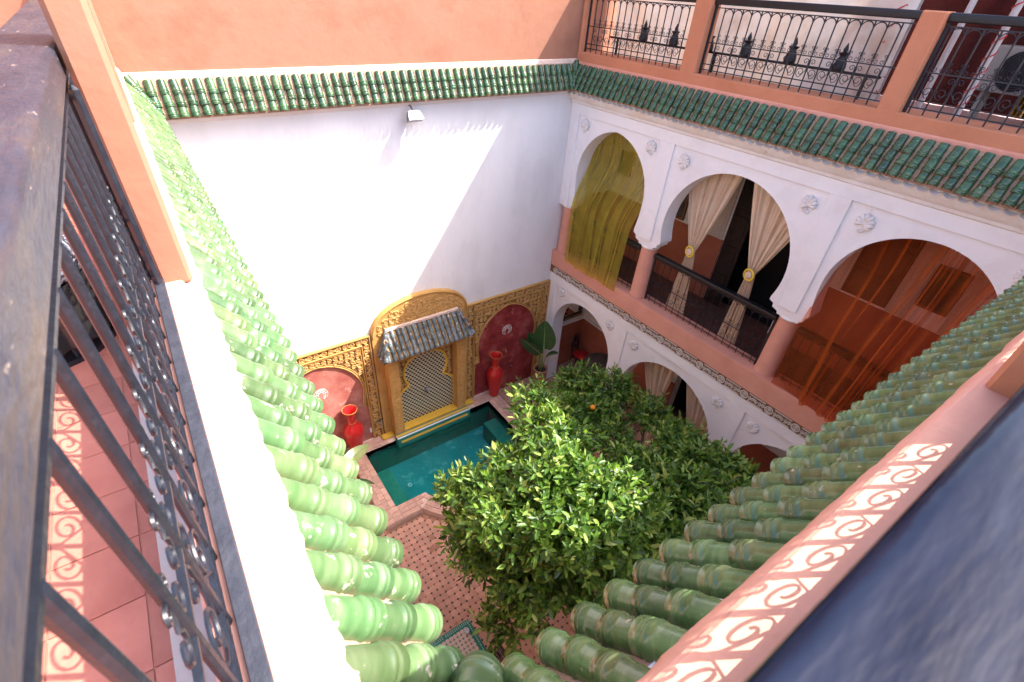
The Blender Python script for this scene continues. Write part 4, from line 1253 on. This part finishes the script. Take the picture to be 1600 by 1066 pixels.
# ================================================================== RIGHT TERRACE: CANVAS, CANOPY, AIR CONDITIONER
cz = 8.47
def canvas_fn(u, v):
    y = -.06 - 4.10 * u; z = cz + (6.44 - cz) * v
    return (.62 + (.06 * math.sin(u * 24) + .03 * math.sin(u * 61 + 2 * v)) * min(1, 1.6 * v), y, z)
cv = thing('canvas_curtain', 'stained cream canvas hanging behind the terrace railing above the arcade', 'canvas', (.62, -2.1, 6.42))
obj('cloth', MB().grid(canvas_fn, 90, 16), CANVAS, cv, True)
rope = MB()
for k in range(12):
    z = 6.5 + k * .14
    rope.tube([(.56, -4.16, z), (.55, -4.06, z + .05), (.56, -3.99, z + .01)], .007, 4)
obj('red_lacing', rope, REDV, cv)
obj('edge_strip', MB().box(.585, .592, -4.17, -4.01, 6.45, 8.45), POLE, cv)
# canopy: its front edge throws the slanting shadow over the court
cn = thing('canopy', 'cream fabric canopy roof over the right terrace beyond the cream canvas', 'canopy', (1.8, -6.4, 6.42))
cp = MB().add([(.60, -4.16, 8.46), (.60, -8.8, 8.46), (3.3, -8.8, 8.9), (3.3, -4.16, 8.9)], [(0, 1, 2, 3)])
cp.add([(p[0], p[1], p[2] + .02) for p in cp.v[:4]], [(0, 1, 2, 3)])
obj('canopy_cloth', cp, CANOPYM, cn)
obj('valance', MB().box(.592, .598, -4.17, -8.8, 8.28, 8.48), CANOPYM, cn)
for (x, y) in ((.62, -4.56), (2.9, -4.3), (2.9, -8.4), (1.4, -8.5)):
    obj('post', MB().tube([(x, y, 6.42), (x, y, 8.45 + (x - .6) * .16)], .028, 10), POLE, cn, 40)
rpz = thing('rope_wound_pole', 'pale pole wound with dark red cord in front of the air conditioner', 'pole', (.62, -4.9, 6.42))
obj('pole', MB().tube([(.62, -4.9, 6.42), (.62, -4.9, 8.40)], .03, 10), POLE, rpz, 40)
obj('cord', MB().tube([(.62 + .035 * math.cos(a), -4.9 + .035 * math.sin(a), 6.45 + a * .021) for a in [q * .4 for q in range(220)]], .006, 4), REDV, rpz)
def hanging(label, y0, y1, mat, x, seed, name='fabric_panel'):
    ph = seed * 1.7
    o = obj(name, MB().grid(lambda u, v: (x + .03 * math.sin(u * 16 + ph), y0 + (y1 - y0) * u, 8.6 - 2.17 * v), 24, 6), mat, None, True)
    return tag(o, label, 'fabric', 'tent fabrics on the right terrace')
hanging('dark red tent fabric behind the pale pole on the right terrace', -4.0, -4.95, RFAB, 2.30, 1)
hanging('narrow yellow strip of tent fabric between dark red and dark green', -4.95, -5.05, YFAB, 2.28, 2)
hanging('dark green tent fabric behind the air conditioner', -5.05, -5.75, GFAB, 2.30, 3)
hanging('dark red tent fabric just left of the pale pole, behind the canvas edge', -2.6, -4.0, RFAB, 2.30, 6)
hanging('dark red tent fabric to the right of the dark green one', -5.75, -7.4, RFAB, 2.31, 4)
ac = thing('air_conditioner', 'pale outdoor air conditioner with a round fan grille behind the terrace railing', 'air conditioner', (1.45, -5.05, 6.7))
obj('casing', MB().bbox(1.30, 1.60, -5.62, -4.74, 6.72, 7.12, .012), ACW, ac)
gm = MB()
for k in range(9):
    r_ = .03 + k * .018
    gm.tube([(1.290, -5.02 + r_ * math.cos(a), 6.92 + r_ * math.sin(a)) for a in [2 * PI * q / 26 for q in range(26)]], .004, 4, closed=True)
for k in range(6):
    a = PI * k / 6
    gm.tube([(1.287, -5.02 - .18 * math.cos(a), 6.92 - .18 * math.sin(a)), (1.287, -5.02 + .18 * math.cos(a), 6.92 + .18 * math.sin(a))], .003, 4)
gl = obj('fan_grille', gm, IRON, ac)
fd = MB().lathe([(.178, 0), (.178, .01)], (0, 0, 0), 28)
fdo = obj('fan_recess', fd, VOID, ac)
fdo.matrix_basis = T(Vector((1.302, -5.02, 6.92)) - ac.location) @ Matrix.Rotation(-PI / 2, 4, 'Y')
obj('stand', MB().box(1.35, 1.55, -4.80, -4.84, 6.42, 6.72).box(1.35, 1.55, -5.52, -5.56, 6.42, 6.72), ACW, ac)
# lanterns on a low shelf
sf = tag(obj('lantern_shelf', MB().bbox(.335, .375, -4.2, -.30, 6.775, 6.80, .004).box(.345, .365, -.45, -.48, 6.42, 6.776).box(.345, .365, -2.2, -2.23, 6.42, 6.776).box(.345, .365, -4.05, -4.08, 6.42, 6.776), BLACKW), 'thin black shelf carrying lanterns behind the terrace railing', 'shelf')
lm = MB().lathe([(.062, 0), (.066, .03), (.052, .09), (.034, .125), (.055, .15), (.058, .158), (.02, .165), (.024, .19), (.014, .215), (.003, .245)], (0, 0, 0), 12).mesh('lantern', BLACKW, 40)
lz = ['nearest the orange wall', 'second from the orange wall', 'just left of the middle bay pier', 'first inside the middle railing bay', 'second inside the middle railing bay', 'third inside the middle railing bay']
for y, w in zip((-.96, -1.51, -2.08, -2.62, -3.20, -3.76), lz):
    o = link('lantern', lm, None, T((.355, y, 6.80)))
    tag(o, 'small black waisted lantern on the terrace shelf, ' + w, 'lantern', 'lanterns on the terrace shelf')

# ================================================================== PLANTS
import numpy as np
def leaf_cloud(blobs, n_sprig, seed, size=(.065, .13), per=8, void=None):
    """sprigs of pointed, folded leaves scattered through overlapping ellipsoid clumps"""
    r = np.random.default_rng(seed)
    w = np.array([b[3] ** 2.2 for b in blobs]); w /= w.sum()
    pick = r.choice(len(blobs), n_sprig, p=w)
    B = np.array([b[:4] for b in blobs])[pick]
    d = r.normal(size=(n_sprig, 3)); d /= np.linalg.norm(d, axis=1)[:, None]
    rad = r.uniform(.15, 1.0, n_sprig) ** .42
    rad = np.where(r.random(n_sprig) < .17, r.uniform(1.0, 1.32, n_sprig), rad)
    lump = 1 + .16 * np.sin(5 * d[:, 0] + pick) * np.cos(4 * d[:, 1] + 2 * pick) + r.normal(0, .06, n_sprig)
    pos = B[:, :3] + d * (B[:, 3] * rad * lump)[:, None] * np.array([1, 1, .80])
    if void is not None:                      # an airy gap in the crown
        a_, b_, rv = np.array(void[0]), np.array(void[1]), void[2]
        ax_ = (b_ - a_) / np.linalg.norm(b_ - a_)
        rel = pos - a_
        dist = np.linalg.norm(rel - (rel @ ax_)[:, None] * ax_, axis=1)
        keep = dist > rv * (1 + .25 * r.normal(size=n_sprig))
        pos, d = pos[keep], d[keep]; n_sprig = len(pos)
    tw = d + np.array([0, 0, .95]) + r.normal(0, .35, (n_sprig, 3)); tw /= np.linalg.norm(tw, axis=1)[:, None]
    k = np.tile(np.arange(per), n_sprig)
    P = np.repeat(pos, per, 0); W = np.repeat(tw, per, 0)
    n = len(P)
    P = P + W * ((k / per) * .17 + r.normal(0, .01, n))[:, None]
    ref = np.where(np.abs(W[:, 2:3]) < .9, np.array([[0, 0, 1.]]), np.array([[1., 0, 0]]))
    a = np.cross(W, ref); a /= np.linalg.norm(a, axis=1)[:, None]; b = np.cross(W, a)
    ang = k * 2.4 + np.repeat(r.uniform(0, 6.28, n_sprig), per) + r.normal(0, .3, n)
    rad_dir = a * np.cos(ang)[:, None] + b * np.sin(ang)[:, None]
    open_ = np.where(k == per - 1, .25, r.uniform(.6, 1.25, n))
    D = W * np.cos(open_)[:, None] + rad_dir * np.sin(open_)[:, None]
    D[:, 2] -= r.uniform(0, .25, n); D /= np.linalg.norm(D, axis=1)[:, None]
    S = np.cross(D, W); S /= (np.linalg.norm(S, axis=1)[:, None] + 1e-9)
    Nn = np.cross(S, D)
    Ln = r.uniform(size[0], size[1], n); Wd = Ln * r.uniform(.16, .225, n)
    L_, W_ = Ln[:, None], Wd[:, None]
    fold = r.uniform(.15, .5, n)[:, None]; droop = r.uniform(-.05, .18, n)[:, None]
    v0 = P
    mid = P + D * L_ * .5 - Nn * 0
    tip = P + D * L_ - Nn * L_ * droop
    l1 = P + D * L_ * .28 + S * W_ * .85 + Nn * W_ * fold; r1 = P + D * L_ * .28 - S * W_ * .85 + Nn * W_ * fold
    l2 = P + D * L_ * .62 + S * W_ * .85 + Nn * W_ * fold - Nn * L_ * droop * .4; r2 = P + D * L_ * .62 - S * W_ * .85 + Nn * W_ * fold - Nn * L_ * droop * .4
    V = np.stack([v0, l1, l2, tip, r2, r1], 1).reshape(-1, 3)
    base = (np.arange(n) * 6)[:, None]
    F = np.concatenate([base + np.array([[0, 1, 2, 3]]), base + np.array([[0, 3, 4, 5]])], 1).reshape(-1, 4)
    return V, F, pos, tw
def np_mesh(name, V, F, mat):
    me = bpy.data.meshes.new(name)
    me.vertices.add(len(V)); me.vertices.foreach_set('co', V.astype(np.float32).ravel())
    me.loops.add(F.size); me.loops.foreach_set('vertex_index', F.astype(np.int32).ravel())
    me.polygons.add(len(F)); me.polygons.foreach_set('loop_start', np.arange(0, F.size, 4, dtype=np.int32))
    me.update(calc_edges=True)
    me.materials.append(mat)
    return me
def citrus(label, base, blobs, n_sprig, seed, fruits=()):
    t = thing('citrus_tree', label, 'tree', base, 'citrus trees in the court')
    blobs = [(x, y, z - .06, r_ * .92) for x, y, z, r_ in blobs]
    V, F, pos, tw = leaf_cloud(blobs, n_sprig, seed, void=((-2.83, -4.49, 3.5), (0., -2.59, 0.), .05))
    crown = link('crown', np_mesh('crown', V - np.array(base), F, LEAF), t)
    stuff(crown)
    rg = random.Random(seed)
    tr = MB()
    b = Vector(base); cen = sum((Vector(q[:3]) for q in blobs), Vector()) / len(blobs)
    fork = b.lerp(Vector((cen.x, cen.y, 0)), .35); fork.z = min(q[2] for q in blobs) * .55 + .1
    tr.tube([b, b.lerp(fork, .5) + Vector((.03, -.02, 0)), fork], [.075, .062, .055], 9)
    tk = obj('trunk', tr, BARK, t, True)
    lm_ = MB()
    for q in blobs:
        c = Vector(q[:3])
        mid = fork.lerp(c, .55) + Vector((rg.uniform(-.1, .1), rg.uniform(-.1, .1), -.08))
        lm_.tube([fork, mid, c], [.042, .028, .014], 6)
        for k in range(7):
            e = c + Vector((rg.uniform(-1, 1), rg.uniform(-1, 1), rg.uniform(-.5, .9))) * q[3] * .75
            lm_.tube([mid.lerp(c, rg.uniform(.3, 1)), (c + e) / 2 + Vector((0, 0, .03)), e], [.014, .009, .004], 5)
    obj('limbs', lm_, BARK, t, True)
    for f_ in fruits:
        obj('fruit', MB().lathe([(.004, -.042), (.028, -.034), (.042, -.012), (.043, .010), (.030, .034), (.004, .042)], f_, 12), ORFR, t, True)
    return t
citrus('big bushy citrus tree, half in sun, in front of the pool', (-3.35, -4.25, 0), [
    (-2.93, -3.23, 3.15, .20), (-3.25, -3.81, 3.25, .26), (-3.78, -3.94, 3.00, .28), (-3.66, -4.49, 3.45, .32), (-3.49, -4.85, 3.45, .32), (-4.20, -3.82, 2.75, .26), (-4.30, -3.56, 2.55, .17), (-4.15, -4.54, 3.15, .36),
    (-3.93, -4.96, 3.30, .36), (-3.51, -5.19, 3.10, .34), (-4.39, -4.31, 2.55, .30), (-4.14, -4.93, 2.60, .36), (-3.80, -5.30, 2.70, .32), (-4.41, -4.88, 1.95, .22), (-3.05, -5.05, 3.10, .28), (-3.53, -4.58, 2.80, .45),
    (-3.99, -4.55, 2.40, .40), (-4.34, -3.90, 2.40, .22), (-3.03, -4.11, 3.10, .24), (-3.45, -4.1, 2.75, .36)], 3000, 5)
citrus('darker citrus tree in the shade close to the arcade', (-1.55, -3.95, 0), [
    (-1.23, -2.40, 2.00, .30), (-.92, -2.87, 2.10, .30), (-.86, -3.60, 2.20, .24), (-1.36, -4.50, 2.60, .26), (-1.53, -4.90, 2.70, .28), (-1.32, -5.22, 2.65, .24), (-2.21, -5.01, 2.80, .30), (-2.33, -4.64, 2.70, .28),
    (-1.90, -5.35, 2.70, .30), (-2.49, -5.37, 2.70, .34), (-2.90, -5.30, 2.60, .32), (-1.61, -3.15, 2.10, .28), (-2.08, -2.99, 2.20, .26), (-2.43, -5.52, 2.50, .30), (-1.8, -4.9, 2.4, .4), (-1.3, -3.0, 1.8, .34), (-2.1, -4.35, 2.35, .26), (-1.75, -3.75, 2.2, .24)], 2900, 6,
    [(-1.72, -3.22, 2.36), (-1.2, -3.35, 1.9)])
def big_leaf(base, d, L, W, mat, parent, droop=.35, roll=0., seed=0, side=None):
    """banana leaf: arched blade with a midrib, scalloped edge"""
    d = Vector(d).normalized(); up = Vector((0, 0, 1))
    s = d.cross(up).normalized() if side is None else Vector(side).normalized()
    nrm = s.cross(d).normalized()
    s = (s * math.cos(roll) + nrm * math.sin(roll)); nrm = s.cross(d).normalized()
    b = Vector(base); rg = random.Random(seed)
    ax = lambda t: b + d * (L * t) - up * (droop * L * t * t)
    def fn(u, v):
        w = W * (math.sin(PI * min(1, .06 + .94 * v) ** .75)) ** .62 if v < 1 else 0
        k = (u - .5) * 2
        p = ax(v) + s * (w * k * .5) + nrm * (abs(k) * w * .16 + .006 * math.sin(v * 60) * abs(k))
        return tuple(p)
    o = obj('leaf', MB().grid(fn, 10, 28), mat, parent, True)
    obj('midrib', MB().tube([ax(t / 10) + nrm * .004 for t in range(11)], [.011 * (1 - t / 12) for t in range(11)], 6), BRIB, o, True)
    return o
bp = thing('banana_plant', 'potted broad leaved plant in the corner between carved panel and arcade', 'plant', (-.30, -.42, 0))
obj('pot', MB().lathe([(.10, 0), (.125, .03), (.15, .50), (.165, .52), (.165, .56), (.140, .56), (.130, .50)], (-.30, -.42, 0), 24), POTM, bp, 40)
obj('soil', MB().lathe([(.001, .51), (.132, .51)], (-.30, -.42, 0), 20, cap=False), SOIL, bp)
obj('stem', MB().tube([(-.30, -.42, .50), (-.31, -.44, .95), (-.33, -.47, 1.22)], [.03, .022, .016], 8).tube([(-.28, -.42, .50), (-.2, -.44, .86)], [.018, .012], 6).tube([(-.32, -.40, .50), (-.40, -.38, 1.0)], [.018, .012], 6), BRIB, bp, True)
big_leaf((-.33, -.47, 1.16), (.02, .12, 1), .72, .50, BANL, bp, .06, 0, 1, (.74, -.67, .05))
big_leaf((-.36, -.42, 1.0), (-.62, .28, .74), .72, .30, BANL, bp, .12, .3, 2, (.55, -.35, .7))
big_leaf((-.38, -.35, 1.0), (-.25, .3, .92), .58, .32, BANL, bp, .08, 0, 3, (.7, -.6, .3))
big_leaf((-.2, -.44, .84), (.3, -.4, .7), .45, .2, BANL, bp, .4, 0., 4)
bq = thing('banana_plant', 'pale sunlit broad leaved plant beside the left corner of the pool', 'plant', (-4.98, -.95, 0))
obj('pot', MB().lathe([(.09, 0), (.11, .03), (.14, .26), (.155, .28), (.155, .31), (.130, .31), (.120, .26)], (-4.98, -.95, 0), 24), POTM, bq, 40)
obj('stem', MB().tube([(-4.98, -.95, .26), (-4.95, -.90, .55), (-4.93, -.84, .72)], [.03, .022, .014], 8).tube([(-4.98, -.97, .26), (-4.92, -1.1, .42)], [.016, .010], 6), BRIB, bq, True)
big_leaf((-4.97, -.92, .68), (.82, .42, .28), .62, .26, BANP, bq, .30, -.25, 5)
big_leaf((-4.96, -.86, .62), (.28, .90, .42), .48, .20, BANL, bq, .2, .6, 6)
big_leaf((-4.92, -1.1, .42), (.85, -.35, .12), .34, .12, BANL, bq, .5, .2, 7)
big_leaf((-5.0, -.95, .6), (-.6, .3, .6), .45, .2, BANL, bq, .3, .2, 8)

# ================================================================== FURNITURE
tb = thing('mosaic_table', 'square mosaic table with a green border on the court floor', 'table', (-4.90, -4.62, 0))
ta, tc_, td, te = -5.30, -4.51, -5.02, -4.225
top = obj('table_top', MB().bbox(ta, tc_, td, te, .715, .752, .006), TEALW, tb)
cm, gm2, wm = MB(), MB(), MB()
q = .052; nn = int((tc_ - ta - .15) / q)
for i in range(nn):
    for j in range(nn):
        x = ta + .075 + (i + .5) * (tc_ - ta - .15) / nn; y = td + .075 + (j + .5) * (te - td - .15) / nn
        cm.add([(a, b, .7545) for a, b, _ in octa(x, y, 0, (tc_ - ta - .15) / nn, .012, .0015)], [tuple(range(8))])
k = 30
for i in range(k):
    for (x, y) in ((ta + (i + .5) * (tc_ - ta) / k, td + .035), (ta + (i + .5) * (tc_ - ta) / k, te - .035), (ta + .035, td + (i + .5) * (te - td) / k), (tc_ - .035, td + (i + .5) * (te - td) / k)):
        for s in (-.012, .012):
            if rnd.random() < .96:
                wm.add([(x + .008, y + s * .9, .7542), (x, y + s * .9 + .008, .7542), (x - .008, y + s * .9, .7542), (x, y + s * .9 - .008, .7542)], [(0, 1, 2, 3)])
stuff(obj('mosaic_tile', cm, surf('table_tile', [(.50, .36, .30), (.60, .46, .40)], 20, .35, .05, 40), top))
stuff(obj('border_tile', wm, surf('border_white', [(.35, .50, .40), (.50, .62, .52)], 20, .35, .05, 40), top))
for (x, y) in ((ta + .08, td + .08), (tc_ - .08, td + .08), (ta + .08, te - .08), (tc_ - .08, te - .08)):
    obj('leg', MB().tube([(x, y, 0), (x, y, .72)], .014, 8), IRON, tb)
cup = tag(obj('white_cup', MB().lathe([(.016, 0), (.028, .008), (.034, .045), (.031, .045), (.025, .012), (.001, .012)], (-4.615, -4.36, .756), 16), STRW, None, 40), 'small white cup on the corner of the mosaic table', 'cup')
def iron_chair(label, pos, ang, cush=None):
    t = thing('iron_chair', label, 'chair', pos, 'black iron bistro chairs')
    t.rotation_euler = (0, 0, ang)
    def part(nm, mb, mat=IRON, sm=40): return link(nm, mb.mesh(nm, mat, sm), t)
    for sx in (-1, 1):
        part('leg', MB().tube([(sx * .19, .17, 0), (sx * .17, .15, .45)], .011, 6))
        part('leg', MB().tube([(sx * .19, -.20, 0), (sx * .18, -.18, .45), (sx * .19, -.20, .70)], .011, 6))
    part('seat_frame', MB().tube([(.20 * math.cos(a), .19 * math.sin(a), .45) for a in [2 * PI * q / 20 for q in range(20)]], .011, 6, closed=True))
    sl = MB()
    for k in range(5): sl.tube([(-.18 + .0 * k, -.14 + k * .07, .45), (.18, -.14 + k * .07, .45)], .008, 5)
    part('seat_slats', sl)
    cz_ = .76
    bk = lambda u, v: (u, -.205 - (v) * .12, cz_ + v)
    part('back_hoop', MB().tube([bk(.20 * math.cos(a), .21 * math.sin(a)) for a in [2 * PI * q / 28 for q in range(28)]], .012, 6, closed=True))
    part('back_hoop', MB().tube([bk(.145 * math.cos(a), .155 * math.sin(a)) for a in [2 * PI * q / 24 for q in range(24)]], .008, 5, closed=True))
    or_ = MB()
    for k in range(8):
        a = 2 * PI * k / 8
        or_.tube([bk(.145 * f_ * math.cos(a), .155 * f_ * math.sin(a)) for f_ in (0, .5, 1)], .006, 4)
        or_.tube([bk(.09 * math.cos(a) + .035 * math.cos(b), .095 * math.sin(a) + .035 * math.sin(b)) for b in [2 * PI * q / 10 for q in range(10)]], .005, 4, closed=True)
    part('back_ornament', or_)
    if cush:
        part('cushion', MB().lathe([(.16, 0), (.18, .015), (.18, .035), (.15, .05), (.01, .055)], (0, 0, .46), 20), cush, 60)
    return t
iron_chair('black iron chair with an oval openwork back beside the mosaic table', (-4.63, -4.86, 0), PI / 2)
iron_chair('black iron chair with a red cushion in the room behind the first lower arch', (.92, -.45, 0), PI * .62 + PI / 2, REDV)
rt = thing('round_table', 'dark round table in the room behind the first lower arch', 'table', (.85, -1.15, 0))
obj('table_top', MB().lathe([(.01, .70), (.40, .70), (.41, .715), (.40, .73), (.01, .73)], (.85, -1.15, 0), 32), surf('grey_brown_top', [(.08, .06, .05), (.12, .09, .075)], 5, .5, .1, 40), rt, 40)
obj('pedestal', MB().lathe([(.20, 0), (.20, .02), (.04, .05), (.03, .70)], (.85, -1.15, 0), 16), IRON, rt, 40)

# padded stool on the left terrace, seen through the bars
ps = thing('padded_stool', 'black and grey floral padded stool on the red tiles behind the left railing', 'stool', (-6.66, -4.30, 6.10))
def cyl(prof, sx=1., sy=1.):
    mb = MB().lathe(prof, (0, 0, 0), 40); mb.v = [(-6.66 + p[0] * sx, -4.30 + p[1] * sy, 6.10 + p[2]) for p in mb.v]; return mb
obj('cushion', cyl([(.01, .47), (.16, .468), (.22, .45), (.25, .41), (.255, .36), (.245, .31), (.22, .30)]), PATF, ps, True)
sk = MB()
vs = []
for (r_, z) in ((.235, .30), (.24, .22), (.25, .14), (.26, .07)):
    vs.append([(-6.66 + r_ * (1 + .035 * math.sin(24 * a)) * math.cos(a), -4.30 + r_ * (1 + .035 * math.sin(24 * a)) * math.sin(a), 6.10 + z) for a in [2 * PI * q / 144 for q in range(144)]])
sk.add([p for g_ in vs for p in g_], [(i * 144 + q, i * 144 + (q + 1) % 144, (i + 1) * 144 + (q + 1) % 144, (i + 1) * 144 + q) for i in range(3) for q in range(144)])
obj('pleated_skirt', sk, surf('black_satin', [(.008, .008, .01), (.02, .018, .016)], 6, .25, .1, 30, spec=.6), ps, True)
obj('foot_ring', cyl([(.21, 0), (.25, 0), (.25, .02), (.21, .02)]), IRON, ps)
for k in range(6):
    a = 2 * PI * k / 6
    obj('leg', MB().tube([(-6.66 + .23 * math.cos(a), -4.30 + .23 * math.sin(a), 6.11), (-6.66 + .22 * math.cos(a), -4.30 + .22 * math.sin(a), 6.2)], .01, 6), IRON, ps)
